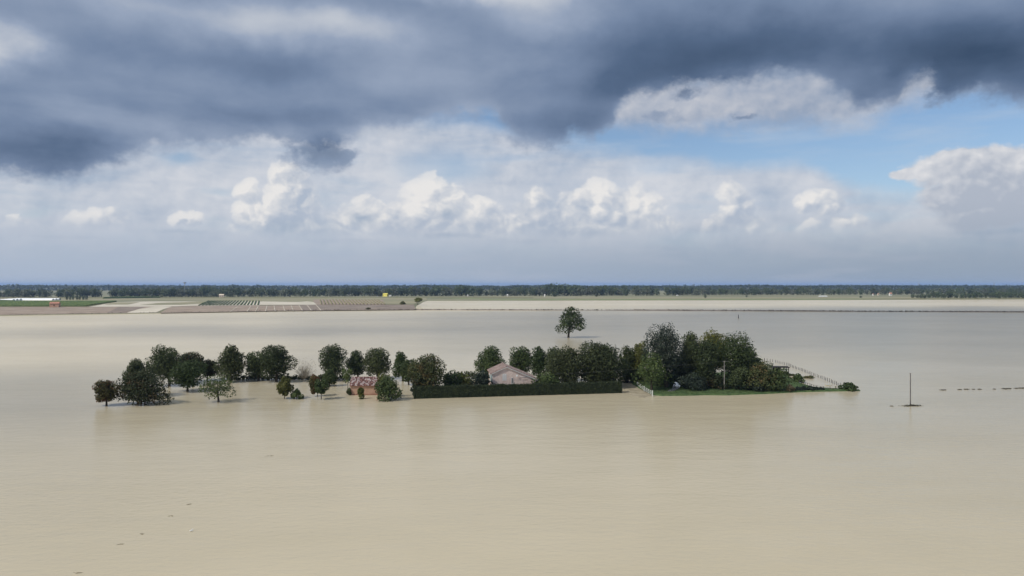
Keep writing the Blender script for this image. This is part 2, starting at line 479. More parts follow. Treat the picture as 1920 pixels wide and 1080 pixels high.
M['shutter_teal'] = simple_mat('teal_shutter', (0.34, 0.50, 0.52), (0.45, 0.60, 0.62), 4.0)
M['glass'] = simple_mat('dark_glass', (0.010, 0.011, 0.012), (0.02, 0.02, 0.022), 2.0, rough=0.1, spec=0.5)
M['poly'] = simple_mat('white_film', (0.70, 0.72, 0.74), (0.82, 0.83, 0.84), 0.1, rough=0.4)
M['yellow'] = simple_mat('yellow_render', (0.62, 0.55, 0.10), (0.72, 0.64, 0.16), 0.3)
M['beige'] = simple_mat('beige_render', (0.50, 0.42, 0.34), (0.60, 0.52, 0.43), 0.3)
M['white_render'] = simple_mat('white_render', (0.56, 0.56, 0.54), (0.68, 0.67, 0.65), 0.3)
M['terracotta'] = simple_mat('terracotta', (0.30, 0.14, 0.10), (0.40, 0.21, 0.15), 0.6)
M['concrete'] = simple_mat('pale_concrete', (0.34, 0.34, 0.34), (0.46, 0.46, 0.46), 0.3)
M['bird'] = simple_mat('white_feathers', (0.70, 0.70, 0.68), (0.82, 0.82, 0.80), 5.0)
M['debris'] = simple_mat('wet_debris', (0.12, 0.11, 0.08), (0.22, 0.19, 0.14), 3.0)


def brick_mat(name, a, b, mortar, stain):
    m, T = new_mat(name)
    tcn = T.nodes.new('ShaderNodeTexCoord')
    sp = T.nodes.new('ShaderNodeSeparateXYZ'); T.links.new(tcn.outputs['Object'], sp.inputs[0])
    v = vcomb(T, Ex(T, sp.outputs[0]) + Ex(T, sp.outputs[1]), Ex(T, sp.outputs[2]), 0.0)
    br = T.nodes.new('ShaderNodeTexBrick')
    T.links.new(v, br.inputs['Vector'])
    br.inputs['Color1'].default_value = (*a, 1); br.inputs['Color2'].default_value = (*b, 1)
    br.inputs['Mortar'].default_value = (*mortar, 1)
    br.inputs['Scale'].default_value = 1.0
    br.inputs['Brick Width'].default_value = 0.26; br.inputs['Row Height'].default_value = 0.075
    br.inputs['Mortar Size'].default_value = 0.012
    n = noise(T, tcn.outputs['Object'], 0.8, 6, 0.65)
    n2 = noise(T, vmath(T, 'MULTIPLY', tcn.outputs['Object'], (1, 1, 3)).outputs[0], 2.2, 6, 0.7)
    c = mixc(T, n.ss(0.40, 0.66) * 0.75, br.outputs['Color'], stain)
    c = mixc(T, n2.ss(0.5, 0.75) * 0.5, c, mortar)
    bp = T.nodes.new('ShaderNodeBump'); bp.inputs['Strength'].default_value = 0.5; bp.inputs['Distance'].default_value = 0.02
    T.links.new(br.outputs['Fac'], bp.inputs['Height']); bp.invert = True
    out(T, principled(T, c, 0.9, 0.2, bp.outputs[0]).outputs[0])
    return m


M['brick_house'] = brick_mat('faded_pink_brick', (0.80, 0.63, 0.56), (0.72, 0.53, 0.465), (0.82, 0.72, 0.65), (0.60, 0.46, 0.40))
M['brick_hut'] = brick_mat('red_brick', (0.64, 0.35, 0.23), (0.54, 0.28, 0.18), (0.56, 0.44, 0.35), (0.46, 0.26, 0.18))


def tile_mat(name, cols):
    m, T = new_mat(name)
    g = T.nodes.new('ShaderNodeNewGeometry')
    r = T.nodes.new('ShaderNodeValToRGB'); r.color_ramp.interpolation = 'CONSTANT'
    T.links.new(g.outputs['Random Per Island'], r.inputs[0])
    n = len(cols)
    while len(r.color_ramp.elements) < n: r.color_ramp.elements.new(0.5)
    for i, (e, c) in enumerate(zip(r.color_ramp.elements, cols)):
        e.position = i / n; e.color = (*c, 1)
    nn = noise(T, g.outputs['Position'], 1.6, 5, 0.6)
    c = mixc(T, nn.ss(0.45, 0.75) * 0.45, r.outputs[0], (0.19, 0.16, 0.13))
    out(T, principled(T, c, 0.85, 0.2).outputs[0])
    return m


M['tile_house'] = tile_mat('old_pink_roof_tiles', [(0.27, 0.20, 0.18), (0.33, 0.25, 0.225), (0.21, 0.15, 0.135), (0.38, 0.31, 0.285), (0.28, 0.205, 0.185)])
M['tile_hut'] = tile_mat('patchy_roof_tiles', [(0.26, 0.13, 0.12), (0.48, 0.38, 0.37), (0.16, 0.075, 0.07), (0.32, 0.19, 0.17), (0.54, 0.46, 0.44), (0.13, 0.07, 0.065)])


# ================================================================== helpers
def G(px, py, z=0.0):
    """point at height z that the photograph shows at pixel px, py of the 1920 frame"""
    y = (CAM_H - z) * FPX / (py - HORIZON)
    return Vector(((px - 960.0) / FPX * y, y, z))


def height_at(y, py):
    """height above the water of something at distance y seen at row py"""
    return CAM_H - (py - HORIZON) * y / FPX


def tag(o, label=None, cat=None, group=None, kind=None):
    if label: o['label'] = label
    if cat: o['category'] = cat
    if group: o['group'] = group
    if kind: o['kind'] = kind
    return o


def link(name, me, mats, parent=None, loc=None, rz=0.0):
    o = bpy.data.objects.new(name, me)
    COL.objects.link(o)
    if mats is not None and len(me.materials) == 0:
        for mm in (mats if isinstance(mats, (list, tuple)) else [mats]): me.materials.append(mm)
    if parent is not None: o.parent = parent
    if loc is not None: o.location = loc
    if rz: o.rotation_euler = (0, 0, rz)
    return o


def empty(name, loc, rz=0.0):
    o = bpy.data.objects.new(name, None); COL.objects.link(o)
    o.empty_display_size = 0.5
    o.location = loc; o.rotation_euler = (0, 0, rz)
    return o


class MB:
    """collects simple shapes into one mesh"""
    def __init__(s): s.v = []; s.f = []
    def add(s, vs, fs):
        k = len(s.v); s.v += [tuple(p) for p in vs]; s.f += [tuple(i + k for i in f) for f in fs]
    def box(s, c, size, M_=None):
        x, y, z = (d / 2 for d in size)
        vs = [Vector((c[0] + i * x, c[1] + j * y, c[2] + k * z)) for i in (-1, 1) for j in (-1, 1) for k in (-1, 1)]
        if M_ is not None: vs = [M_ @ p for p in vs]
        s.add(vs, [(0, 1, 3, 2), (4, 6, 7, 5), (0, 4, 5, 1), (2, 3, 7, 6), (0, 2, 6, 4), (1, 5, 7, 3)])
    def tube(s, pts, rad, n=6, cap=True):
        pts = [Vector(p) for p in pts]
        if not isinstance(rad, (list, tuple)): rad = [rad] * len(pts)
        base = len(s.v); ref = Vector((0.31, 0.95, 0.05)).normalized()
        for i, p in enumerate(pts):
            d = (pts[min(i + 1, len(pts) - 1)] - pts[max(i - 1, 0)]).normalized()
            a = d.cross(ref if abs(d.dot(ref)) < 0.95 else Vector((1, 0, 0))).normalized(); b = d.cross(a)
            for k in range(n):
                an = 2 * math.pi * k / n
                s.v.append(tuple(p + (a * math.cos(an) + b * math.sin(an)) * rad[i]))
        for i in range(len(pts) - 1):
            for k in range(n):
                q = base + i * n
                s.f.append((q + k, q + (k + 1) % n, q + n + (k + 1) % n, q + n + k))
        if cap:
            s.f.append(tuple(base + k for k in range(n))[::-1])
            q = base + (len(pts) - 1) * n
            s.f.append(tuple(q + k for k in range(n)))
    def mesh(s, name):
        me = bpy.data.meshes.new(name); me.from_pydata(s.v, [], s.f); me.update(); return me
    def build(s, name, mat, parent=None, loc=None, rz=0.0):
        return link(name, s.mesh(name), mat, parent, loc, rz)


def quads_mesh(name, V, nq, vpf=4):
    """mesh from an array of separate polygons, V (n*vpf, 3)"""
    me = bpy.data.meshes.new(name)
    me.vertices.add(len(V)); me.vertices.foreach_set('co', np.ascontiguousarray(V, dtype=np.float32).ravel())
    me.loops.add(len(V)); me.loops.foreach_set('vertex_index', np.arange(len(V), dtype=np.int32))
    me.polygons.add(nq); me.polygons.foreach_set('loop_start', np.arange(0, len(V), vpf, dtype=np.int32))
    me.polygons.foreach_set('loop_total', np.full(nq, vpf, dtype=np.int32))
    me.update(calc_edges=True)
    return me


def leaf_quads(rng, C, Nrm, size, flat=0.5):
    """one bent leaf-spray polygon per centre, turned roughly along its normal"""
    n = len(C)
    N = Nrm + rng.normal(0, flat, (n, 3)); N /= np.linalg.norm(N, axis=1)[:, None] + 1e-9
    R = rng.normal(0, 1, (n, 3)); A = np.cross(N, R); A /= np.linalg.norm(A, axis=1)[:, None] + 1e-9
    B = np.cross(N, A)
    sz = size * rng.uniform(0.55, 1.35, (n, 1))
    as_ = rng.uniform(0.55, 1.0, (n, 1))
    V = np.empty((n, 4, 3))
    V[:, 0] = C - A * sz; V[:, 1] = C + B * sz * as_ * rng.uniform(0.5, 1, (n, 1))
    V[:, 2] = C + A * sz; V[:, 3] = C - B * sz * as_ * rng.uniform(0.5, 1, (n, 1))
    return V.reshape(-1, 3)


def crown_points(rng, w, h, n, lumps, shape, d=None):
    """centres and outward normals for n leaves; the crown is a bundle of uneven lobes inside a w x h outline (origin at its base)"""
    d = d or w
    C, Nn = [], []
    K = lumps
    ph = rng.uniform(0, 6.28)
    cs = []
    for k in range(K):
        zf = (k + rng.uniform(0.2, 0.8)) / K                   # 0 bottom .. 1 top
        an = ph + k * 2.399 + rng.uniform(-0.4, 0.4)
        if shape == 'round': prof = math.sin(math.pi * (0.10 + 0.83 * zf)) ** 0.65
        elif shape == 'cone': prof = (1.0 - zf) ** 0.75 * 0.95 + 0.10 if zf > 0.22 else 0.55 + zf * 1.6
        elif shape == 'wide': prof = math.sin(math.pi * (0.18 + 0.78 * zf)) ** 0.5
        elif shape == 'vase': prof = 0.35 + 0.65 * math.sin(math.pi * min(1, 0.05 + 0.75 * zf))
        else: prof = math.cos(zf * math.pi / 2) ** 0.45        # dome that touches the ground
        prof = min(prof, 1.0)
        rr = prof * math.sqrt(rng.uniform(0.15, 1.0)) * 0.38 * rng.uniform(0.75, 1.2)
        cs.append((math.cos(an) * rr * w, math.sin(an) * rr * d, h * (0.13 + 0.74 * zf), (0.12 + 0.11 * prof) * rng.uniform(0.65, 1.35)))
    cs.append((0, 0, h * 0.5, 0.30))
    wts = np.array([c[3] ** 2 for c in cs]); wts /= wts.sum()
    for (cx, cy, cz, r), wt in zip(cs, wts):
        m_ = max(4, int(n * wt))
        D = rng.normal(0, 1, (m_, 3)); D /= np.linalg.norm(D, axis=1)[:, None]
        rad = rng.uniform(0.45, 1.0, (m_, 1)) ** 0.5
        rad *= 1.0 + 0.16 * np.sin(D[:, :1] * 7 + cx * 3) * np.sin(D[:, 2:3] * 9 + cz)
        out_l = rng.uniform(0, 1, (m_, 1)) > 0.965
        rad = np.where(out_l, rad * rng.uniform(1.03, 1.22, (m_, 1)), rad)
        P = D * rad * np.array([[r * w, r * d, r * h * 0.92]]) + np.array([[cx, cy, cz]])
        C.append(P); Nn.append(D + np.array([[0, 0, 0.35]]))
    C = np.vstack(C); Nn = np.vstack(Nn)
    # stretch to the outline so that the crown keeps its measured size
    lo_, hi_ = np.percentile(C[:, 0], [1.5, 98.5]); C[:, 0] = (C[:, 0] - (lo_ + hi_) / 2) / (hi_ - lo_) * w
    lo_, hi_ = np.percentile(C[:, 1], [1.5, 98.5]); C[:, 1] = (C[:, 1] - (lo_ + hi_) / 2) / (hi_ - lo_) * d
    lo_, hi_ = np.percentile(C[:, 2], [1.0, 99.0]); C[:, 2] = (C[:, 2] - lo_) / (hi_ - lo_) * h
    keep = C[:, 2] > -0.03 * h
    return C[keep], Nn[keep], cs


def make_tree(name, base, w, h, stem, mat, label, cat='tree', group=None, shape='round', leaves=2600, size=0.21, lumps=16, seed=0,
              bark='bark', off=0.0, parts=True, lean=0.0, stems=1, thick=None, d=None):
    """tree with its crown w wide and h high starting stem metres over the base point"""
    rng = np.random.default_rng(seed + 17)
    root = empty(name, base)
    tag(root, label, cat, group)
    C, Nn, cs = crown_points(rng, w, h, leaves, lumps, shape, d)
    C[:, 0] += off; C[:, 2] += stem
    V = leaf_quads(rng, C, Nn, size, 0.6)
    link('crown', quads_mesh('crown', V, len(V) // 4), M[mat], root)
    mb = MB()
    th = thick or 0.035 * h + 0.05
    for q in range(stems):
        sx = (q - (stems - 1) / 2) * th * 4
        top = stem + h * 0.62
        pts = [(sx - lean, 0, -0.6), (sx * 1.2 - lean * 0.5, 0.05, stem * 0.55), (sx * 1.4 + off * 0.4, 0, stem + h * 0.2), (off * 0.8 + sx, 0, top)]
        mb.tube(pts, [th * 1.25, th, th * 0.7, th * 0.15], 7)
        for cx, cy, cz, r in cs[:: max(1, len(cs) // 11)]:
            z0 = stem + min(cz * 0.35, h * 0.4)
            a = Vector((sx + off * 0.3, 0, z0)); b = Vector((cx * 0.95 + off, cy * 0.95, cz + stem))
            mb.tube([a, a.lerp(b, 0.5) + Vector((0, 0, 0.04 * h)), b], [th * 0.42, th * 0.26, th * 0.08], 4, False)
    mb.build('trunk', M[bark], root)
    return root


def px_tree(px, py, x0, x1, y0, y1, mat, label, name='broadleaf_tree', z=0.0, **kw):
    """tree from what the photograph shows: foot at (px, py), crown between the columns x0..x1 and the rows y0..y1"""
    b = G(px, py, z); D = b.y
    w = (x1 - x0) * D / FPX * 0.94
    off = ((x0 + x1) / 2 - px) * D / FPX
    zt = height_at(D, y0); zb = height_at(D, y1)
    kw.setdefault('seed', int(px) * 7); kw['lumps'] = int(kw.get('lumps', 16) * 1.15)
    area = w * (zt - zb)
    kw.setdefault('leaves', int(1400 + area * 140))
    return make_tree(name, b, w, zt - zb, zb - z, mat, label, off=off, **kw)


def bush(px, py, x0, x1, y0, mat, label, name='bush', z=0.0, **kw):
    b = G((x0 + x1) / 2, py, z); D = b.y
    w = (x1 - x0) * D / FPX; h = height_at(D, y0) - z
    rng = np.random.default_rng(int(px * 13))
    C, Nn, cs = crown_points(rng, w, h * 1.02, int(500 + w * h * kw.get('dens', 80)), kw.get('lumps', 11), 'dome', kw.get('d'))
    V = leaf_quads(rng, C, Nn, kw.get('size', 0.24), 0.6)
    root = empty(name, b)
    tag(root, label, kw.get('cat', 'bush'), kw.get('group'))
    link('foliage', quads_mesh('foliage', V, len(V) // 4), M[mat], root)
    mb = MB()
    for cx, cy, cz, r in cs[::2]:
        mb.tube([(0, 0, -0.3), (cx * 0.5, cy * 0.5, cz * 0.55), (cx, cy, cz)], [0.07, 0.05, 0.015], 4, False)
    mb.build('stem', M['bark'], root)
    return root


def sheet(name, pts, mat, z, kind='structure', skirt=0.0, label=None, jag=0.0, seed=1, step=None):
    """flat patch of land from an outline of ground points; optional sloping skirt that dips under the water"""
    pts = [Vector((p[0], p[1])) for p in pts]
    if step:
        rr = random.Random(seed); q = []
        for i, p in enumerate(pts):
            r_ = pts[(i + 1) % len(pts)]; L = (r_ - p).length
            n = min(120, max(1, int(L / step)))
            for k in range(n):
                a = p.lerp(r_, k / n)
                q.append(a + (Vector((rr.uniform(-1, 1), rr.uniform(-1, 1))) * jag if k else Vector((0, 0))))
        pts = q
    bm = bmesh.new()
    vs = [bm.verts.new((p.x, p.y, z)) for p in pts]
    f = bm.faces.new(vs)
    if f.normal.z < 0: f.normal_flip()
    bm.normal_update()
    if skirt:
        cen = sum((Vector((p.x, p.y)) for p in pts), Vector((0, 0))) / len(pts)
        area = sum(pts[i].x * pts[(i + 1) % len(pts)].y - pts[(i + 1) % len(pts)].x * pts[i].y for i in range(len(pts)))
        sg = 1 if area > 0 else -1
        lo = []
        for i, p in enumerate(pts):
            e = (pts[(i + 1) % len(pts)] - pts[i - 1]).normalized()
            nrm = Vector((e.y, -e.x)) * sg
            lo.append(bm.verts.new((p.x + nrm.x * skirt, p.y + nrm.y * skirt, -0.25)))
        for i in range(len(pts)):
            j = (i + 1) % len(pts)
            bm.faces.new((vs[i], vs[j], lo[j], lo[i]))
    bmesh.ops.triangulate(bm, faces=[f])
    bmesh.ops.recalc_face_normals(bm, faces=bm.faces)
    me = bpy.data.meshes.new(name); bm.to_mesh(me); bm.free()
    o = link(name, me, mat)
    tag(o, label, None, None, kind)
    return o


def tufts(name, P, mat, h, seed=1, wdt=0.05, per=6):
    """grass or reed blades standing at the points P (n,3)"""
    rng = np.random.default_rng(seed)
    P = np.repeat(np.asarray(P, float), per, axis=0); n = len(P)
    B = P + rng.normal(0, 1, (n, 3)) * np.array([[h * 0.6, h * 0.6, 0]])
    L = rng.uniform(0.4, 1.15, (n, 1)) * h
    an = rng.uniform(0, 6.28, n); S = np.stack([np.cos(an), np.sin(an), np.zeros(n)], 1) * wdt
    tip = B + np.concatenate([rng.normal(0, 0.35, (n, 2)) * L, L], 1)
    V = np.empty((n, 3, 3)); V[:, 0] = B - S; V[:, 1] = B + S; V[:, 2] = tip
    return quads_mesh(name, V.reshape(-1, 3), n, 3)


def copy_tree(o, parent=None):
    c = o.copy(); COL.objects.link(c)
    if parent is not None: c.parent = parent
    for ch in list(o.children): copy_tree(ch, c)
    return c


# ================================================================== low unseen clouds beside the frame, placed between flood and sun for their shade
m, T = new_mat('cloud_vapour')
tcn = T.nodes.new('ShaderNodeTexCoord')
ce = tcn.outputs['Object']
n1 = noise(T, vmath(T, 'MULTIPLY', geo_pos(T), (1, 1, 0)).outputs[0], 0.010, 5, 0.55, 0.3)
rad_ = Ex(T, vmath(T, 'LENGTH', vmath(T, 'MULTIPLY', ce, (1, 1, 0)).outputs[0]).outputs['Value'])
at = T.nodes.new('ShaderNodeAttribute'); at.attribute_type = 'OBJECT'; at.attribute_name = 'thickness'
al = ((rad_ + (n1 - 0.5) * 0.7).ss(1.0, 0.50) * Ex(T, at.outputs['Fac'])).sat()
tp = T.nodes.new('ShaderNodeBsdfTransparent')
df = T.nodes.new('ShaderNodeBsdfDiffuse'); df.inputs['Color'].default_value = (0.8, 0.8, 0.8, 1)
tl = T.nodes.new('ShaderNodeBsdfTranslucent'); tl.inputs['Color'].default_value = (0.8, 0.8, 0.8, 1)
m1 = T.nodes.new('ShaderNodeMixShader'); m1.inputs[0].default_value = 0.5
T.links.new(df.outputs[0], m1.inputs[1]); T.links.new(tl.outputs[0], m1.inputs[2])
m2 = T.nodes.new('ShaderNodeMixShader'); T.links.new(al.s, m2.inputs[0])
T.links.new(tp.outputs[0], m2.inputs[1]); T.links.new(m1.outputs[0], m2.inputs[2])
out(T, m2.outputs[0])
M['cloud'] = m


def cloud(gx, gy, rx, ry, thick, seed, z=620.0):
    """lumpy bank of vapour whose shade falls on the flood round (gx, gy); thick = how much light each side stops"""
    k = z / sd.z
    bm = bmesh.new(); bmesh.ops.create_icosphere(bm, subdivisions=5, radius=1.0)
    rg = random.Random(seed); ph = [rg.uniform(0, 6.28) for _ in range(6)]
    for v in bm.verts:
        p = v.co.copy()
        b = 0.10 * math.sin(p.x * 5 + ph[0]) * math.sin(p.y * 6 + ph[1]) + 0.06 * math.sin(p.x * 13 + ph[2]) * math.sin(p.y * 11 + ph[3] + p.z * 9) + 0.03 * math.sin(p.x * 29 + ph[4]) * math.sin(p.y * 31 + ph[5])
        v.co = p * (1.0 + b)
        if v.co.z < 0: v.co.z *= 0.35
    me = bpy.data.meshes.new('cloud'); bm.to_mesh(me); bm.free()
    for p in me.polygons: p.use_smooth = True
    o = link('cloud', me, M['cloud'], None, (gx + sd.x * k, gy + sd.y * k, z))
    o.scale = (rx, ry, 70.0)
    o['thickness'] = float(thick)
    tag(o, None, None, None, 'stuff')
    return o


cloud(520, 490, 860, 450, 0.46, 1)
cloud(60, 20, 800, 270, 0.25, 2, 700)
cloud(-190, 160, 190, 42, 0.22, 3, 560)
cloud(-160, 400, 300, 60, 0.15, 4, 640)


# ================================================================== flood water, far land
sheet('water', [(-24000, -600), (24000, -600), (24000, 26000), (-24000, 26000)], M['water'], 0.0)

LZ = 0.45     # height of the farmland above the flood
def outline(L, z=LZ): return [G(x, y, z) for x, y in L]


sheet('ground', [(-23500, 900)] + outline([(-900, 600), (-300, 595), (0, 591), (270, 587), (540, 582.5), (700, 581), (781, 580.5), (776, 577), (779, 572), (790, 566.5), (800, 563.6),
      (1100, 563), (1400, 562.5), (1640, 561.8), (1920, 560.8), (2600, 559.5)]) + [(23500, 1500), (23500, 25500), (-23500, 25500)],
      M['far_land'], LZ, skirt=3.0, jag=1.5, step=40)
fz = LZ


def field(name, pts, mat):
    global fz
    fz += 0.02
    return sheet(name, outline(pts, fz), M[mat], fz)


field('field', [(-900, 564.5), (300, 563.5), (800, 562.6), (800, 558.8), (300, 559.5), (-900, 560.5)], 'meadow')
field('field', [(-900, 560), (200, 559.4), (300, 558.9), (1000, 558.4), (1000, 557), (-900, 558)], 'crop_dry')
field('field', [(900, 562.4), (1300, 562.2), (1700, 561.4), (1700, 559.8), (1100, 560.6), (900, 560.4)], 'meadow_green')
field('field', [(1000, 559.8), (1260, 560.2), (1720, 559), (1720, 556.2), (1200, 556.8), (1000, 557.6)], 'meadow')
field('field', [(1580, 561.6), (1760, 561.2), (1920, 560.6), (2300, 560), (2300, 557.6), (1700, 559.4)], 'crop_dry')
field('field', [(832, 560.2), (870, 558.6), (905, 559.4), (903, 560.6)], 'meadow_green')
field('field', [(-900, 597), (-300, 593), (0, 590.5), (270, 586.5), (300, 575), (165, 575.4), (0, 575.6), (-900, 576)], 'soil')
field('field', [(300, 586.8), (540, 582.6), (700, 581.2), (779, 580.6), (776, 571.4), (600, 571.8), (480, 573), (372, 573.6), (318, 575)], 'soil')
field('field', [(570, 581.8), (700, 581), (777, 580.2), (776, 571.8), (560, 572.4)], 'soil_dark')
field('field', [(166, 575.2), (216, 566.6), (280, 565), (420, 565.5), (440, 566), (372, 573.2), (320, 574.6), (300, 574.9)], 'pale_mud')
field('field', [(236, 586.6), (262, 579), (290, 575), (322, 574.8), (306, 580), (292, 586)], 'pale_mud')
field('field', [(222, 575.6), (272, 575), (256, 580), (230, 586.8), (200, 587)], 'soil_dark')
field('field', [(262, 571.6), (300, 567.8), (386, 565), (378, 569.5), (340, 571.4)], 'meadow')
field('field', [(196, 571), (212, 567), (262, 566.6), (240, 571)], 'meadow')
field('field', [(486, 571.8), (485, 565.2), (560, 566.2), (576, 565), (588, 566.4), (594, 571.4)], 'pale_mud')
field('field', [(594, 571.4), (586, 564.2), (590, 561.4), (718, 562), (723, 571)], 'soil')
field('field', [(723, 570.8), (719, 564.6), (784, 564.4), (777, 571)], 'meadow')
field('field', [(-900, 574.6), (163, 574.8), (218, 566), (-900, 566)], 'crop_dry')

field('field', [(374, 573), (390, 564.6), (486, 564.6), (487, 572.6)], 'pale_mud')
# pale wheel tracks that run through the brown field
for k, (a, b) in enumerate([((430, 584.6), (446, 574)), ((462, 584), (470, 573.6)), ((478, 583.8), (484, 573)), ((497, 583.4), (500, 572.8)), ((515, 583.2), (513, 572.6)), ((533, 582.8), (530, 572.5)),
                            ((549, 582.4), (545, 572.4)), ((566, 582.2), (560, 572.2)), ((583, 582), (575, 572)), ((601, 581.8), (592, 572))]):
    field('track', [a, (a[0] + 1.6, a[1]), (b[0] + 1.2, b[1]), b], 'pale_mud')


def vine_rows(name, label, rows, mat, h, wd, seg=8, group=None):
    """a vineyard whose rows are parts of it: every row a leafy ridge from a to b (ground points)"""
    root = empty(name, rows[0][0])
    tag(root, label, 'vineyard', group)
    rr = random.Random(len(rows))
    for a, b in rows:
        a = Vector(a) - root.location; b = Vector(b) - root.location
        n = max(3, int((b - a).length / seg)); mb = MB(); prev = None
        d = (b - a).normalized(); s = Vector((-d.y, d.x, 0))
        for i in range(n + 1):
            p = a.lerp(b, i / n); hh_ = h * rr.uniform(0.75, 1.15); w_ = wd * rr.uniform(0.7, 1.2)
            vs = [p - s * w_, p - s * w_ * 0.8 + Vector((0, 0, hh_ * 0.85)), p + Vector((0, 0, hh_)), p + s * w_ * 0.8 + Vector((0, 0, hh_ * 0.85)), p + s * w_]
            k = len(mb.v); mb.v += [tuple(v) for v in vs]
            if prev is not None:
                for j in range(4): mb.f.append((prev + j, prev + j + 1, k + j + 1, k + j))
            else: mb.f.append((k, k + 1, k + 2, k + 3, k + 4))
            prev = k
        mb.f.append((prev, prev + 1, prev + 2, prev + 3, prev + 4))
        mb.build('row', M[mat], root)
    return root


def lerp2(a, b, f): return (a[0] + (b[0] - a[0]) * f, a[1] + (b[1] - a[1]) * f)


rows = []
for i in range(38):
    f = i / 37.0
    y = 574.6 - 8.6 * (1 - (1 - f) ** 1.25)
    rows.append((G(-260, y, LZ), G(162 + 56 * (574.6 - y) / 8.6, y, LZ)))
vine_rows('vineyard', 'wide dense green vineyard at the far left behind the small brick hut', rows, 'vine', 1.9, 0.9, 14)
rows = [(G(373 + 6.5 * i, 573.2 - i * 0.04, LZ), G(392 + 5.5 * i, 564.6, LZ)) for i in range(18)]
vine_rows('vineyard', 'green crop in separate slanting rows with pale soil between them', rows, 'vine', 1.5, 0.85, 12)
rows = [(G(603 + 6.6 * i, 571.2, LZ), G(600 + 6.0 * i, 562.6, LZ)) for i in range(19)]
vine_rows('vineyard', 'sparse brownish vineyard rows right of the white flooded patch', rows, 'crop_dry', 1.6, 0.7, 12)
rows = [(G(193 + 2 * i, 559.9 - 0.5 * i, LZ), G(300, 558.3 - 0.35 * i, LZ)) for i in range(4)]
vine_rows('vineyard', 'thin dark strip of vines in front of the tree line', rows, 'vine', 2.2, 1.2, 14)
rows = [(G(-200, 567.8 - 0.5 * i, LZ), G(28 - 4 * i, 566.4 - 0.5 * i, LZ)) for i in range(3)]
vine_rows('vineyard', 'short dark vine block at the left edge before the white greenhouse', rows, 'vine', 2.6, 1.2, 14)

# --- the low bank that crosses the whole flood
bank_px = [(-900, 600.5), (-300, 595.8), (0, 591.8), (270, 587.6), (540, 583.2), (800, 581.4), (1100, 581.8), (1370, 583), (1640, 584.6), (1920, 585.6), (2600, 588)]
rr = random.Random(5)
mb = MB(); prev = None
bank_pts = []
for (a, b) in zip(bank_px[:-1], bank_px[1:]):
    A, B = G(*a), G(*b); n = int((B - A).length / 4)
    for i in range(n): bank_pts.append(A.lerp(B, i / n))
for i, p in enumerate(bank_pts):
    hgt_ = 0.80 + 0.40 * math.sin(i * 0.13) * math.sin(i * 0.047 + 1) + rr.uniform(-0.12, 0.12)
    k = len(mb.v)
    for oy, oz in ((-2.2, -0.2), (-1.0, hgt_ * 0.7), (0.2, hgt_), (1.2, hgt_ * 0.75), (2.6, -0.2)):
        mb.v.append((p.x, p.y + oy + rr.uniform(-0.2, 0.2), oz))
    if prev is not None:
        for j in range(4): mb.f.append((prev + j, prev + j + 1, k + j + 1, k + j))
    prev = k
tag(mb.build('embankment', M['soil_dark']), None, None, None, 'structure')
P = []
for i, p in enumerate(bank_pts):
    dens = 5 if math.sin(i * 0.05) + math.sin(i * 0.021 + 2) + rr.uniform(-0.8, 0.8) > -0.3 else 1
    for _ in range(dens): P.append((p.x + rr.uniform(-2, 2), p.y + rr.uniform(-1.6, 1.2), 0.3))
o = link('grass', tufts('grass', P, None, 1.35, 3, 0.18, 6), M['dry_blade'])
tag(o, 'rough dark grass and reeds along the low bank across the flood', None, None, 'stuff')


# ================================================================== far trees
def far_proto(w, h, shape, mat, seed, n=620, size=0.95):
    rng = np.random.default_rng(seed)
    C, Nn, cs = crown_points(rng, w, h * 0.93, n, 12, shape)
    C[:, 2] += h * 0.04
    V = leaf_quads(rng, C, Nn, size, 0.6)
    cm = quads_mesh('crown', V, len(V) // 4)
    mb = MB(); mb.tube([(0, 0, -0.4), (0, 0, h * 0.3), (0.2, 0, h * 0.7)], [0.45, 0.32, 0.1], 6)
    for cx, cy, cz, r in cs[::3]: mb.tube([(0, 0, h * 0.22), (cx * 0.9, cy * 0.9, cz + h * 0.08)], [0.2, 0.05], 4, False)
    tm = mb.mesh('trunk')
    return cm, tm, mat


protos = [far_proto(15, 17, 'round', 'far_leaf', 1), far_proto(13, 16, 'wide', 'far_leaf', 2), far_proto(17, 18, 'round', 'far_leaf', 3), far_proto(12, 15, 'vase', 'far_leaf', 4),
          far_proto(14, 15, 'round', 'far_grey', 5), far_proto(16, 16, 'wide', 'far_grey', 6)]
for cm, tm, mt in protos:
    cm.materials.append(M[mt]); tm.materials.append(M['bark'])
rr = random.Random(11)


def far_tree(px, D, h, k, label, group, z=LZ, sx=1.12, name='broadleaf_tree'):
    cm, tm, mt = protos[k]
    s = h / 17.0
    root = empty(name, ((px - 960) / FPX * D, D, z), rr.uniform(0, 6.28))
    root.scale = (s * sx * rr.uniform(0.85, 1.15), s * sx * rr.uniform(0.85, 1.15), s)
    tag(root, label, 'tree', group)
    link('crown', cm, None, root); link('trunk', tm, None, root)
    return root


def base_row(px): return np.interp(px, [0, 300, 550, 800, 1100, 1350, 1640, 1720, 1920], [557.6, 557.2, 556.0, 555.3, 554.6, 553.6, 552.6, 552.4, 552.2])
def top_row(px):
    return np.interp(px, [0, 60, 90, 120, 200, 400, 560, 700, 860, 900, 1010, 1030, 1060, 1080, 1200, 1350, 1500, 1640, 1920],
                     [542, 541, 543, 540, 541, 539, 540, 539, 536.5, 540, 539, 534, 534, 537.5, 537, 539, 540, 540, 540])


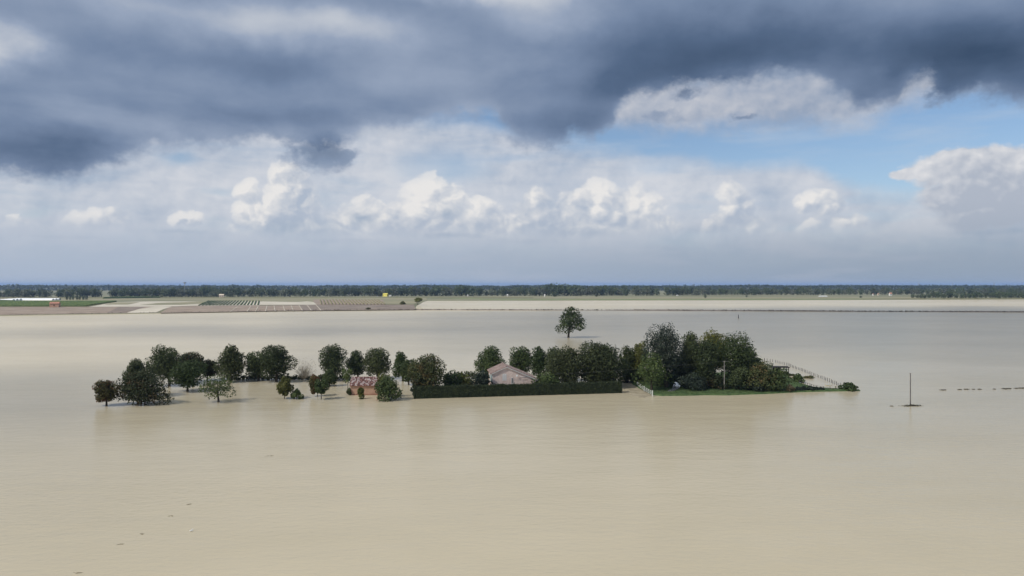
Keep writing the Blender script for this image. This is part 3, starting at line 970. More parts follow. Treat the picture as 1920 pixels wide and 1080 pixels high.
LBL = {0: 'green tree of the far tree line', 4: 'pale greyish tree of the far tree line'}
def stretch(px):
    for a, w in ((100, 'left of its first gap'), (197, 'behind the young poplars'), (560, 'behind the green crop rows'), (723, 'left of the yellow building'),
                 (1010, 'between yellow building and white silo'), (1182, 'between white silo and middle gap'), (1241, 'in the clump between two gaps'),
                 (1500, 'right of the middle gaps'), (9999, 'towards the right edge')):
        if px < a: return w


gaps = [(92, 108), (190, 204), (1176, 1189), (1234, 1248)]
px = -40.0
while px < 1960:
    if not any(a < px < b for a, b in gaps):
        by = base_row(px) + rr.uniform(-0.3, 0.3); D = (CAM_H - LZ) * FPX / (by - HORIZON)
        h = (by - top_row(px)) * D / FPX * rr.uniform(0.86, 1.12)
        if rr.random() < 0.10: h *= 0.75
        grey = rr.random() < (0.35 if px > 1080 else 0.18)
        k = rr.choice([4, 5]) if grey else rr.choice([0, 1, 2, 3])
        far_tree(px, D, h, k, (LBL[4] if grey else LBL[0]) + ' ' + stretch(px), ('pale' if grey else 'green') + ' trees of the far tree line ' + stretch(px))
    px += rr.uniform(7.5, 11.5)
# second row just behind, seen between the first
px = -30.0
while px < 1960:
    if not any(a - 2 < px < b + 2 for a, b in gaps):
        by = base_row(px) - 1.6; D = (CAM_H - LZ) * FPX / (by - HORIZON)
        h = (by + 1 - top_row(px)) * D / FPX * rr.uniform(0.92, 1.08)
        far_tree(px, D, h, rr.choice([0, 1, 2, 3]), LBL[0] + ' ' + stretch(px), 'green trees of the far tree line ' + stretch(px))
    px += rr.uniform(15, 26)
# low trees that come nearer at the right
px = 1712.0
while px < 1960:
    D = (CAM_H - LZ) * FPX / (rr.uniform(558.0, 559.6) - HORIZON)
    far_tree(px, D, rr.uniform(9, 14) * (0.7 if px < 1735 else 1), rr.choice([0, 1, 3]), 'dark bushy tree of the nearer grove at the right end', 'trees of the nearer grove on the right', sx=1.25)
    px += rr.uniform(6.5, 10)
# slender poplars in front of the line at the left, and single trees
for q in (113, 125, 131, 137, 144, 149, 156):
    D = (CAM_H - LZ) * FPX / (562.6 - HORIZON)
    far_tree(q, D, rr.uniform(5.5, 9) if q not in (113,) else 4, rr.choice([0, 3]), 'slender young poplar right of the long white greenhouse', 'young poplars by the greenhouse', sx=0.62, name='poplar_tree')
far_tree(161.5, 1220, 7.0, 2, 'dark round tree at the right end of the young poplars', None, sx=0.8)
far_tree(398, 1500, 13.5, 5, 'whitish willow standing left of the small beige house in the tree line', None, sx=1.3, name='willow_tree')
far_tree(433, 1500, 11.0, 5, 'small whitish willow right of the small beige house', None, name='willow_tree')
far_tree(735, 1590, 7.5, 5, 'small pale bush-like tree right of the yellow building', None)
far_tree(713, 1590, 8, 4, 'small pale tree left of the yellow building', None)
far_tree(1040, 1560, 9.5, 1, 'low spreading tree right of the white silo', None, sx=1.5)
far_tree(1322, 1400, 8.5, 0, 'single dark tree on the meadow right of the gaps in the tree line', None, sx=0.8)
far_tree(1118, 1560, 3.5, 0, 'tiny dark bush on the meadow in front of the tree line', None, sx=2.0, name='bush')
far_tree(1400, 1500, 4.0, 0, 'tiny dark bush on the meadow, farther right than the single dark tree', None, sx=1.5, name='bush')
far_tree(1614, 1420, 4.0, 0, 'tiny dark bush on the meadow towards the right edge', None, sx=1.6, name='bush')

# the wood on the horizon reads as one mass
rng = np.random.default_rng(8)
n = 64000
X = rng.uniform(-3300, 3300, n); Y = 3000 + np.abs(rng.normal(0, 260, n)) + (rng.uniform(0, 1, n) < 0.15) * rng.uniform(0, 1200, n)
prof = 17.5 + 1.8 * np.sin(X * 0.006 + 1) * np.sin(X * 0.0023) + 3.2 * np.sin(X * 0.031) * np.sin(X * 0.017 + 2) + 1.6 * np.sin(X * 0.11 + Y * 0.04) + 1.8 * np.sin(X * 0.063 + Y * 0.02 + 1)
Z = prof * np.where(rng.uniform(0, 1, n) < 0.6, rng.uniform(0.05, 1, n), rng.uniform(0.85, 1.08, n)) + (Y - 3000) * 0.002
C = np.stack([X, Y, Z], 1); Nn = np.tile(np.array([[0, -0.7, 0.7]]), (n, 1))
V = leaf_quads(rng, C, Nn, 3.6, 0.6)
o = link('far_wood', quads_mesh('far_wood', V, n), M['far_wood'])
tag(o, 'blue distant wood along the whole horizon', None, None, 'stuff')


# ================================================================== far buildings
def gable_house(name, px, D, w, dep, hw, hr, wall, roof, label, cat='house', rz=0.0, win=2, wcol='glass', z=LZ):
    root = empty(name, ((px - 960) / FPX * D, D, z), rz)
    tag(root, label, cat)
    mb = MB(); x, y = w / 2, dep / 2
    mb.add([(-x, -y, -0.3), (x, -y, -0.3), (x, y, -0.3), (-x, y, -0.3), (-x, -y, hw), (x, -y, hw), (x, y, hw), (-x, y, hw), (-x, 0, hr - 0.12), (x, 0, hr - 0.12)],
           [(0, 1, 5, 4), (2, 3, 7, 6), (1, 2, 6, 9, 5), (3, 0, 4, 8, 7)])
    mb.build('wall', M[wall], root)
    mb = MB(); o_ = 0.3
    sl = (hr - hw) / y
    for s in (-1, 1):
        e = (y + o_) * s; ze = hw - sl * o_
        mb.add([(-x - o_, 0, hr), (x + o_, 0, hr), (x + o_, e, ze), (-x - o_, e, ze), (-x - o_, 0, hr + 0.18), (x + o_, 0, hr + 0.18), (x + o_, e, ze + 0.18), (-x - o_, e, ze + 0.18)],
               [(0, 1, 2, 3), (4, 7, 6, 5), (0, 3, 7, 4), (1, 5, 6, 2), (3, 2, 6, 7)])
    mb.build('roof', M[roof], root)
    for i in range(win):
        wx_ = -x + w * (i + 0.5) / win
        mb = MB(); mb.box((wx_, -y - 0.02, hw * 0.55), (min(1.0, w / win * 0.4), 0.08, min(1.4, hw * 0.45))); mb.build('window', M[wcol], root)
    return root


gable_house('brick_hut', 103, 25.55 * FPX / (576.2 - HORIZON), 9.0, 9, 4.3, 6.0, 'brick_hut', 'terracotta', 'small red brick hut in front of the wide vineyard at the far left', 'hut', 0.35, 1)
gable_house('house', 415.5, 1480, 9.0, 7, 4.2, 6.4, 'beige', 'beige', 'small beige house in front of the far tree line', rz=0.2)
gable_house('farm_building', 723, 1590, 10.5, 8, 5.2, 6.6, 'yellow', 'yellow', 'bright yellow building in front of the far tree line', 'building', -0.3)
gable_house('shed', 731.5, 1585, 5, 4, 2.0, 2.7, 'white_render', 'white_render', 'low white shed beside the yellow building', 'shed')
gable_house('shed', 709, 1590, 4, 3, 1.2, 1.8, 'white_render', 'concrete', 'tiny white shed left of the yellow building', 'shed', win=1)
gable_house('house', 951.5, 1600, 2.6, 4, 2.6, 4.0, 'white_render', 'white_render', 'tiny white house showing between trees left of the white silo', win=1)
gable_house('house', 1669.5, 1700, 5, 5, 4.5, 7.2, 'white_render', 'terracotta', 'white house with reddish roof standing before the trees on the right', win=2)
gable_house('house', 1637, 1730, 2.4, 4, 3.0, 4.2, 'white_render', 'terracotta', 'tiny white house, leftmost of three small ones on the right', win=1)
gable_house('house', 1646.5, 1730, 2.4, 4, 3.6, 4.8, 'beige', 'terracotta', 'tiny pale house, middle one of three small ones on the right', win=1)
gable_house('shed', 1270, 1650, 3.4, 4, 1.6, 2.2, 'white_render', 'white_render', 'tiny white shed at the foot of the tree line beyond the meadow', 'shed', win=1)
gable_house('greenhouse', 1543, 1560, 16, 6, 0.8, 1.6, 'poly', 'poly', 'low white greenhouse in front of the right part of the tree line', 'greenhouse', win=0)
gable_house('house', 877, 1610, 1.8, 3, 2.2, 3.2, 'white_render', 'white_render', 'smallest white house half hidden in the middle of the tree line', win=1)

# white greenhouse tunnels at the left
Dg = 25.5 * FPX / (563 - HORIZON)
for i, (a, b, y) in enumerate([(18, 100, 563.0), (2, 26, 563.8)]):
    D = 25.5 * FPX / (y - HORIZON); L = (b - a) / FPX * D
    root = empty('greenhouse', (((a + b) / 2 - 960) / FPX * D, D, LZ))
    tag(root, ['long low white film greenhouse at the far left', 'short white greenhouse end at the left edge of the long one'][i], 'greenhouse')
    for k in range(3):
        mb = MB(); prev = None
        for xx in (-L / 2, L / 2):
            q = len(mb.v)
            for j in range(7):
                an = math.pi * j / 6
                mb.v.append((xx, k * 8.2 - math.cos(an) * 4.0, math.sin(an) * (2.6 + 0.3 * k)))
            if prev is not None:
                for j in range(6): mb.f.append((prev + j, prev + j + 1, q + j + 1, q + j))
            mb.f.append(tuple(range(q, q + 7)))
            prev = q
        mb.build('tunnel', M['poly'], root)

# silo and water tower
D = 1590
root = empty('silo', ((1021.5 - 960) / FPX * D, D, LZ)); tag(root, 'small white silo standing in front of the tallest clump of the tree line', 'silo')
mb = MB(); mb.tube([(0, 0, -0.3), (0, 0, 4.2)], 1.5, 14); mb.build('drum', M['white_render'], root)
mb = MB(); mb.tube([(0, 0, 4.2), (0, 0, 5.0)], [1.6, 0.3], 14); mb.build('cap', M['white_render'], root)
D = 3000
root = empty('water_tower', ((346.5 - 960) / FPX * D, D, LZ)); tag(root, 'grey mushroom shaped water tower rising over the far wood', 'water tower')
mb = MB(); mb.tube([(0, 0, -0.3), (0, 0, 29)], [1.5, 1.1], 12); mb.build('shaft', M['concrete'], root)
mb = MB(); mb.tube([(0, 0, 28.5), (0, 0, 31.5), (0, 0, 34.2), (0, 0, 35.0)], [1.2, 4.0, 5.8, 5.6], 16); mb.build('tank', M['concrete'], root)
proto = None
for px_q, D, hq in ((1485, 5200, 30), (1722, 5000, 38), (1786, 5000, 36), (1864, 4600, 42), (1300, 5200, 34)):
    if proto is None:
        proto = empty('pylon', (0, 0, 0)); tag(proto, 'x', 'pylon')
        mb = MB()
        for sx in (-1, 1):
            for sy in (-1, 1): mb.tube([(3 * sx, 3 * sy, 0), (0.6 * sx, 0.6 * sy, 26), (0.3 * sx, 0.3 * sy, 40)], 0.22, 4)
        for z in range(4, 38, 4): mb.box((0, 0, z), (6 - z * 0.14, 6 - z * 0.14, 0.2))
        mb.build('tower', M['concrete'], proto)
        for z in (26, 31, 36):
            mb = MB(); mb.box((0, 0, z), (14 - (z - 26) * 0.4, 0.5, 0.5)); mb.build('arm', M['concrete'], proto)
        o = proto
    else: o = copy_tree(proto)
    o.location = ((px_q - 960) / FPX * D, D, LZ); o.scale = (1, 1, hq / 40)
    tag(o, 'faint lattice pylon above the horizon wood', 'pylon', 'pylons on the horizon')

# the two trees at the end of the farmland spit
px_tree(783, 571.4, 777, 791.5, 558.2, 566, 'olive', 'small umbrella shaped tree at the tip of the farmland where the flood begins', z=LZ, shape='wide', leaves=900, size=0.7, lumps=9, stems=2, thick=0.25)
bush(755, 571, 750, 760, 565.2, 'olive', 'round dark bush left of the umbrella shaped tree', z=LZ, size=0.6, dens=14)
bush(689, 580.5, 686, 694, 577, 'brown_tip', 'low brown bush alone at the edge of the brown field', z=LZ, size=0.5, dens=14)


# ================================================================== drowned farmstead: trees on the left
LT = [
 # foot x, foot y, crown x0, x1, y0, y1, material, label, options
 (199, 761, 180, 219, 715, 753, 'red_green', 'small round reddish green tree, leftmost of all, standing in the water', dict(shape='round', lumps=14)),
 (258, 745, 233, 286, 676, 728, 'dark_green', 'dark tree rising behind the low spreading leftmost clump', dict(shape='round')),
 (317, 724, 279, 338, 652, 709, 'dark_green', 'tall dark round tree, highest of the left group', dict(shape='round', lumps=20)),
 (362, 716, 336, 384, 662, 700, 'dark_red', 'dark tree with reddish top between the highest tree and the red one', dict(shape='round')),
 (351, 734, 322, 381, 679, 724, 'mid_green', 'mid green broad tree in front of the red one in the left group', dict(shape='round', lumps=18)),
 (388, 713, 373, 413, 676, 705, 'dark_red', 'low reddish brown tree half hidden in the left group', dict(shape='wide')),
 (432, 716, 408, 459, 650, 706, 'dark_green', 'tall dark tree with open lower edge at the right end of the left group', dict(shape='cone', lumps=20)),
 (409, 754, 377, 434, 704, 745, 'light_green', 'light green thin tree standing in the water before the left group', dict(shape='vase', leaves=1500, lumps=12)),
 (484, 714, 463, 502, 660, 706, 'dark_green', 'thinner dark tree leaning on the broad one behind the vine row', dict(shape='vase')),
 (518, 716, 492, 550, 650, 708, 'dark_green', 'broad dark tree with fringed crown behind the vine row', dict(shape='round', lumps=22)),
 (533, 748, 517, 548, 708, 741, 'olive', 'small yellow green round tree alone in the open water', dict(shape='round', lumps=9, thick=0.09)),
 (595, 743, 581, 602, 704, 737, 'red_green', 'small tree with reddish top behind the right one of the small pair', dict(shape='round', lumps=8, thick=0.08)),
 (602, 749, 590, 614, 712, 738, 'mid_green', 'small green round tree in front of the reddish one of the pair', dict(shape='round', lumps=9, thick=0.09)),
 (628, 714, 602, 653, 649, 702, 'dark_green', 'big dense dark tree standing behind the small pair', dict(shape='round', lumps=22)),
 (618, 724, 605, 630, 693, 721, 'mid_green', 'low dark green tree under the big dense one', dict(shape='cone', lumps=8)),
 (671, 710, 652, 684, 659, 702, 'dark_green', 'dark pointed tree behind the left end of the brick hut roof', dict(shape='cone', lumps=16)),
 (707, 711, 682, 730, 655, 703, 'dark_green', 'dark round tree behind the right end of the brick hut roof', dict(shape='round', lumps=20)),
 (652, 729, 641, 663, 690, 718, 'light_green', 'thin light green sapling at the left corner of the brick hut', dict(shape='vase', lumps=7, leaves=600, thick=0.07)),
 (755, 715, 737, 767, 662, 707, 'mid_green', 'pointed green tree right of the brick hut', dict(shape='cone', lumps=16)),
 (766, 722, 752, 784, 676, 716, 'mid_green', 'round olive green tree between the pointed tree and the red topped one', dict(shape='round', lumps=12)),
 (800, 741, 768, 832, 668, 735, 'brown_tip', 'broad tree with reddish brown top behind the left end of the hedge', dict(shape='round', lumps=24)),
 (915, 718, 892, 944, 652, 706, 'mid_green', 'dark green tree behind the left end of the farmhouse', dict(shape='cone', lumps=20)),
 (975, 712, 956, 996, 652, 701, 'mid_green', 'round green tree just right of the farmhouse ridge', dict(shape='round', lumps=18)),
 (1013, 714, 995, 1028, 652, 703, 'mid_green', 'slim green tree, second to the right of the farmhouse ridge', dict(shape='cone', lumps=18)),
 (1040, 716, 1022, 1058, 653, 705, 'dark_green', 'dark green tree, third to the right of the farmhouse ridge', dict(shape='round', lumps=16)),
 (1058, 728, 1027, 1094, 655, 722, 'dark_green', 'broad dark tree left of the highest one behind the hedge', dict(shape='round', lumps=22)),
 (1108, 726, 1068, 1150, 645, 722, 'dark_green', 'highest dark tree behind the right half of the hedge', dict(shape='round', lumps=26)),
 (1140, 726, 1110, 1176, 650, 722, 'dark_green', 'dark tree behind the right end of the hedge', dict(shape='round', lumps=24)),
]
for fx, fy, x0, x1, y0, y1, mt, lb, kw in LT:
    px_tree(fx, fy, x0, x1, y0, y1, mt, lb, **kw)

# the low spreading clump at the left with branches that touch the water
px_tree(264, 758, 220, 313, 700, 757, 'dark_red', 'low dark spreading clump with orange trunks, its branches touching the water', shape='dome', lumps=30, bark='bark_orange', stems=3, leaves=8500, thick=0.16, d=7.0)
# the lone tree out in the flood
px_tree(1066, 633, 1045, 1096, 577, 624, 'mid_green', 'lone dark tree standing far out in the flood', shape='cone', lumps=10, size=0.42, leaves=2900, thick=0.5)
# bare tree
px_tree(570, 716, 549, 593, 671, 711, 'bare_tan', 'almost bare pale tree right of the broad dark one', name='bare_tree', shape='vase', lumps=40, leaves=500, size=0.10, bark='bark_pale', thick=0.10)
rng = np.random.default_rng(3)
bt = G(570, 716)
mb = MB()
for k in range(95):
    an = rng.uniform(0, 6.28); el = rng.uniform(0.15, 1.4); L = rng.uniform(2.2, 3.6)
    d = Vector((math.cos(an) * math.cos(el), math.sin(an) * math.cos(el), math.sin(el)))
    z0 = rng.uniform(0.6, 1.6)
    mb.tube([(0, 0, z0), Vector((0, 0, z0)) + d * L * 0.5 + Vector((0, 0, 0.1)), Vector((0, 0, z0 + 0.1)) + d * L + Vector((0, 0, 0.3))], [0.05, 0.035, 0.02], 3, False)
bare = [o for o in COL.objects if o.name.startswith('bare_tree')][0]
mb.build('branches', M['bark_pale'], bare)

bush(557, 748, 545, 567.5, 731, 'light_green', 'small leaning light green bush right of the yellow green tree', lumps=7, dens=40)
bush(653, 741, 650, 658, 729, 'dark_green', 'narrow dark bush at the left wall of the brick hut', lumps=4)
bush(728, 750, 707, 749, 709, 'mid_green', 'dense dark bush with pale olive top hiding the right corner of the hut', lumps=16, dens=95)
bush(716, 745, 709, 735, 702, 'olive', 'tall olive bush behind the dense one at the hut corner', lumps=10, dens=60)
bush(676, 748, 671, 682, 728, 'olive', 'thin sapling in the water before the hut wall', lumps=5, dens=7)
bush(845, 736, 828, 864, 698, 'mid_green', 'rounded green bush behind the hedge right of the red topped tree', lumps=14)
bush(872, 734, 856, 888, 703, 'olive', 'olive bush behind the hedge left of the farmhouse shrub', lumps=12)
bush(903, 739, 884, 923, 698, 'grey_green', 'tall grey green shrub at the left corner of the farmhouse', lumps=16)
bush(1022, 736, 995, 1050, 701, 'light_green', 'yellow green bush at the right end of the farmhouse', lumps=16, dens=95)
bush(780, 742, 772, 800, 716, 'grey_green', 'grey green bush standing on the left end of the hedge', lumps=8)

# --- the row of drowned vine plants
vine_src = []
for s in range(4):
    rng = np.random.default_rng(50 + s)
    C, Nn, cs = crown_points(rng, 1.0, 1.25, 90, 6, 'round'); C[:, 2] += 0.05
    V = leaf_quads(rng, C, Nn, 0.2, 0.7)
    me = quads_mesh('foliage', V, len(V) // 4); me.materials.append(M['dark_green'])
    mb = MB(); mb.tube([(0, 0, -0.4), (0.04, 0, 0.5), (0, 0, 1.15)], [0.05, 0.04, 0.03], 5); tm = mb.mesh('stem'); tm.materials.append(M['bark'])
    vine_src.append((me, tm))
A, B = G(428, 712.5), G(652, 711.5)
nv_ = 62
for i in range(nv_):
    p = A.lerp(B, i / (nv_ - 1)); me, tm = vine_src[i % 4]
    root = empty('vine_plant', (p.x, p.y + rr.uniform(-0.2, 0.2), rr.uniform(-0.18, 0.05)), rr.uniform(0, 6.28))
    s = rr.uniform(0.8, 1.15); root.scale = (s, s, s * rr.uniform(0.85, 1.25))
    tag(root, 'dark vine plant in the half drowned row behind the small trees', 'vine', 'half drowned row of vines')
    link('foliage', me, None, root); link('stem', tm, None, root)
A, B = G(853, 712.5), G(890, 711)
for i in range(9):
    p = A.lerp(B, i / 8); me, tm = vine_src[(i + 1) % 4]
    root = empty('vine_plant', (p.x, p.y, 0.25), rr.uniform(0, 6.28)); root.scale = (1.0, 1.0, 1.5)
    tag(root, 'vine plant in the short row left of the farmhouse', 'vine', 'short row of vines left of the farmhouse')
    link('foliage', me, None, root); link('stem', tm, None, root)

# ================================================================== hedge
hA, hB = G(776, 748.2), G(1167, 737.2)
hd = (hB - hA); HL = hd.length; hang = math.atan2(hd.y, hd.x)
hedge = empty('hedge', hA, hang)
tag(hedge, 'long clipped dark hedge in front of the farmhouse, its foot in the water', 'hedge')
HW = 1.9


def hedge_h(x): return 2.55 + 0.07 * np.sin(x * 0.7) + 0.08 * np.sin(x * 1.9 + 1) * np.sin(x * 0.37) + 0.04 * np.sin(x * 4.3)


rng = np.random.default_rng(4)
mb = MB(); N_ = 60
for i in range(N_):
    x0_, x1_ = HL * i / N_, HL * (i + 1) / N_
    if i == 0: x0_ = 0.35
    if i == N_ - 1: x1_ = HL - 0.45
    h_ = float(hedge_h((x0_ + x1_) / 2)) - 0.16
    mb.add([(x0_, 0.22, -0.4), (x1_, 0.22, -0.4), (x1_, HW - 0.2, -0.4), (x0_, HW - 0.2, -0.4), (x0_, 0.28, h_ - 0.15), (x1_, 0.28, h_ - 0.15), (x1_, HW - 0.3, h_), (x0_, HW - 0.3, h_)],
           [(0, 1, 5, 4), (4, 5, 6, 7), (2, 3, 7, 6)] + ([(3, 0, 4, 7)] if i == 0 else []) + ([(1, 2, 6, 5)] if i == N_ - 1 else []))
mb.build('stem', M['hedge'], hedge)  # solid core box added inside the hedge to block light, not stems
nf = 26000
u = rng.uniform(0, HL, nf); k = rng.uniform(0, 1, nf)
Hx = hedge_h(u)
front = k < 0.5; top = (k >= 0.5) & (k < 0.86); back = k >= 0.86
Yc = np.where(front, 0.12 + rng.normal(0, 0.07, nf), np.where(top, rng.uniform(0.1, HW - 0.1, nf), HW - 0.1 + rng.normal(0, 0.05, nf)))
Zc = np.where(top, Hx - 0.06 + rng.normal(0, 0.09, nf) + (rng.uniform(0, 1, nf) > 0.93) * rng.uniform(0.05, 0.3, nf), rng.uniform(0.0, 1, nf) * Hx)
Yc += np.where(front, (Zc / Hx) ** 4 * 0.12 + 0.05 * np.sin(u * 2.1 + Zc), 0)
C = np.stack([u, Yc, Zc], 1)
Nn = np.where(front[:, None], np.array([[0, -1, 0.25]]), np.where(top[:, None], np.array([[0, -0.1, 1]]), np.array([[0, 1, 0.2]])))
ne = 900
for xe, sx in ((0.2, -1), (HL - 0.2, 1)):
    Ce = np.stack([xe + rng.normal(0, 0.08, ne) - 0.25 * sx * 0, rng.uniform(0.1, HW - 0.1, ne), rng.uniform(0, 2.5, ne)], 1)
    C = np.vstack([C, Ce]); Nn = np.vstack([Nn, np.tile([[sx, -0.3, 0.2]], (ne, 1))])
V = leaf_quads(rng, C, Nn, 0.14, 0.5)
link('foliage', quads_mesh('foliage', V, len(V) // 4), M['hedge'], hedge)


# ================================================================== roof tiles
def tile_roof(parent, mat, a, b, c, d, tw_, tl, seed=1):
    """rows of overlapping clay tiles on the slope a-b (eave, left to right) d-c (ridge); one joined part"""
    rr_ = random.Random(seed); a, b, c, d = map(Vector, (a, b, c, d))
    U = (b - a); S = (d - a); nu = max(2, int(U.length / tw_)); ns = max(2, int(S.length / tl))
    nrm = U.cross(S).normalized()
    mb = MB()
    for j in range(ns):
        for i in range(nu):
            o_ = a + U * (i / nu) + S * (j / ns)
            du = U / nu * 0.94; ds = S / ns * 1.12
            li = nrm * (0.05 + rr_.uniform(0, 0.03)); lo = nrm * 0.012
            rot = rr_.uniform(-0.02, 0.02)
            mid = nrm * 0.05
            p = [o_ + li, o_ + du * 0.5 + li + mid, o_ + du + li, o_ + ds + lo + du * rot, o_ + ds + du * 0.5 + lo + mid, o_ + ds + du + lo]
            g = [o_, o_ + du]
            mb.add([*p, *g], [(0, 1, 4, 3), (1, 2, 5, 4), (6, 7, 2, 1, 0)])
    o = mb.build('tile', mat, parent)
    o['kind'] = 'stuff'
    return o


# ================================================================== farmhouse
HA = math.radians(7.5)
house = empty('farmhouse', ((950 - 960) / FPX * 176.5, 176.5, 0.0), HA)
tag(house, 'faded pink brick farmhouse with gable end behind the hedge', 'house')
xl, xr, zr, zl, zrr, dep = -3.45, 7.15, 6.40, 4.92, 3.38, 8.4
ct = 0.12
# walls: the gable wall is built round its window openings
op = [(-1.02, 0.0, 3.07, 4.70), (1.22, 1.45, 2.45, 3.62), (-0.80, -0.22, 0.9, 2.0), (4.0, 5.05, 2.62, 3.20)]


def roof_z(x): return zr - (zr - zl) * (-x / -xl if x < 0 else 0) if x < 0 else zr - (zr - zrr) * x / xr


xs = sorted({xl, xr, 0.0} | {v for o_ in op for v in o_[:2]})
mb = MB()
for a, b in zip(xs[:-1], xs[1:]):
    cuts = [(z0, z1) for x0_, x1_, z0, z1 in op if x0_ <= a + 1e-6 and x1_ >= b - 1e-6]
    cuts.sort(); z = -0.6
    for z0, z1 in cuts:
        mb.add([(a, 0, z), (b, 0, z), (b, 0, z0), (a, 0, z0)], [(0, 1, 2, 3)]); z = z1
    mb.add([(a, 0, z), (b, 0, z), (b, 0, roof_z(b) - ct), (a, 0, roof_z(a) - ct)], [(0, 1, 2, 3)])
for x0_, x1_, z0, z1 in op:     # reveals
    mb.add([(x0_, 0, z0), (x1_, 0, z0), (x1_, 0, z1), (x0_, 0, z1), (x0_, 0.25, z0), (x1_, 0.25, z0), (x1_, 0.25, z1), (x0_, 0.25, z1)],
           [(0, 4, 5, 1), (1, 5, 6, 2), (2, 6, 7, 3), (3, 7, 4, 0)])
mb.add([(xl, 0, -0.6), (xl, dep, -0.6), (xl, dep, zl - ct), (xl, 0, zl - ct)], [(0, 3, 2, 1)])
mb.add([(xr, 0, -0.6), (xr, dep, -0.6), (xr, dep, zrr - ct), (xr, 0, zrr - ct)], [(0, 1, 2, 3)])
mb.add([(xl, dep, -0.6), (xr, dep, -0.6), (xr, dep, zrr - ct), (0, dep, zr - ct), (xl, dep, zl - ct)], [(0, 4, 3, 2, 1)])
mb.build('wall', M['brick_house'], house)
# roof slabs with verge
mb = MB(); ov = 0.28
sl_l = (zr - zl) / -xl; sl_r = (zr - zrr) / xr
for x_e, z_e in ((xl - 0.4, zl - sl_l * 0.4), (xr + 0.3, zrr - sl_r * 0.3)):
    vs = [(0, -ov, zr - 0.02), (x_e, -ov, z_e - 0.02), (x_e, dep + ov, z_e - 0.02), (0, dep + ov, zr - 0.02)]
    mb.add([*vs, *[(x, y, z - 0.10) for x, y, z in vs]], [(0, 1, 2, 3), (4, 7, 6, 5), (0, 4, 5, 1), (1, 5, 6, 2), (2, 6, 7, 3)])
roof = mb.build('roof', M['terracotta'], house)
tile_roof(roof, M['tile_house'], (xl - 0.42, dep + ov, zl - sl_l * 0.42), (xl - 0.42, -ov, zl - sl_l * 0.42), (0, -ov, zr), (0, dep + ov, zr), 0.36, 0.42, 2)
tile_roof(roof, M['tile_house'], (xr + 0.32, -ov, zrr - sl_r * 0.32), (xr + 0.32, dep + ov, zrr - sl_r * 0.32), (0, dep + ov, zr), (0, -ov, zr), 0.36, 0.42, 3)
mb = MB()
for i in range(22):
    y = -ov + (dep + 2 * ov) * i / 22
    mb.tube([(0, y, zr + 0.03), (0, y + 0.42, zr + 0.045)], [0.13, 0.15], 8)
o = mb.build('ridge_tile', M['tile_house'], roof); o['kind'] = 'stuff'
mb = MB()    # pale verge boards on the gable
for x_e, z_e in ((xl - 0.4, zl - sl_l * 0.4), (xr + 0.3, zrr - sl_r * 0.3)):
    mb.add([(0, -ov - 0.025, zr - 0.24), (x_e, -ov - 0.025, z_e - 0.24), (x_e, -ov - 0.025, z_e - 0.04), (0, -ov - 0.025, zr - 0.04),
            (0, -ov + 0.0, zr - 0.24), (x_e, -ov + 0.0, z_e - 0.24), (x_e, -ov + 0.0, z_e - 0.04), (0, -ov + 0.0, zr - 0.04)],
           [(0, 1, 2, 3), (4, 7, 6, 5), (3, 2, 6, 7), (0, 4, 5, 1), (1, 5, 6, 2), (0, 3, 7, 4)])
mb.build('verge_board', M['white_render'], house)


def window(x0_, x1_, z0, z1, frame_w, fill, fmat='white_render', slats=False, label=None):
    mb = MB(); fw = frame_w; xm, zm = (x0_ + x1_) / 2, (z0 + z1) / 2
    if fw:
        mb.box((x0_ - fw / 2, -0.03, zm), (fw, 0.1, z1 - z0 + 2 * fw)); mb.box((x1_ + fw / 2, -0.03, zm), (fw, 0.1, z1 - z0 + 2 * fw))
        mb.box((xm, -0.031, z1 + fw / 2), (x1_ - x0_ - 0.004, 0.1, fw)); mb.box((xm, -0.031, z0 - fw / 2), (x1_ - x0_ - 0.004, 0.14, fw))
        f = mb.build('window_surround', M[fmat], house)
    else: f = house
    if slats:
        for s in (0, 1):
            mb = MB(); w_ = (x1_ - x0_) / 2
            mb.box((x0_ + w_ * (s + 0.5), 0.02, zm), (w_ - 0.03, 0.05, z1 - z0 - 0.02))
            for q in range(14): mb.box((x0_ + w_ * (s + 0.5), -0.018, z0 + (z1 - z0) * (q + 0.5) / 14), (w_ - 0.14, 0.02, 0.05))
            mb.build('shutter', M[fill], f)
    else:
        mb = MB(); mb.box((xm, 0.15, zm), (x1_ - x0_ - 0.01, 0.03, z1 - z0 - 0.01)); mb.build('pane', M[fill], f)


window(-1.02, 0.0, 3.07, 4.70, 0, 'shutter_grey', slats=True)
window(1.22, 1.45, 2.45, 3.62, 0.13, 'glass')
window(-0.80, -0.22, 0.9, 2.0, 0.14, 'glass')
mb = MB(); mb.box((4.525, 0.1, 2.91), (1.04, 0.06, 0.57)); mb.build('blocked_window', M['brick_house'], house)
mb = MB(); mb.box((4.15, -0.045, 3.93), (1.9, 0.09, 0.07)); mb.build('lintel', M['white_render'], house)
mb = MB(); mb.box((4.525, -0.012, 2.55), (1.15, 0.024, 0.08)); mb.box((4.525, -0.012, 3.26), (1.15, 0.024, 0.08)); mb.build('window_sill', M['beige'], house)
mb = MB(); mb.tube([(2.42, 0.0, 4.2), (2.42, -0.25, 4.22)], 0.03, 6); mb.tube([(2.42, -0.22, 4.22), (2.42, -0.30, 4.24), (2.42, -0.34, 4.25)], [0.06, 0.19, 0.24], 14); mb.build('satellite_dish', M['white_paint'], house)
for y0_, z0, z1 in ((1.2, 2.4, 4.2), (2.9, 2.4, 4.2), (5.2, 2.4, 4.2)):
    mb = MB(); mb.box((xl - 0.05, y0_, (z0 + z1) / 2), (0.06, 0.8, z1 - z0)); mb.build('shutter', M['shutter_teal'], house)
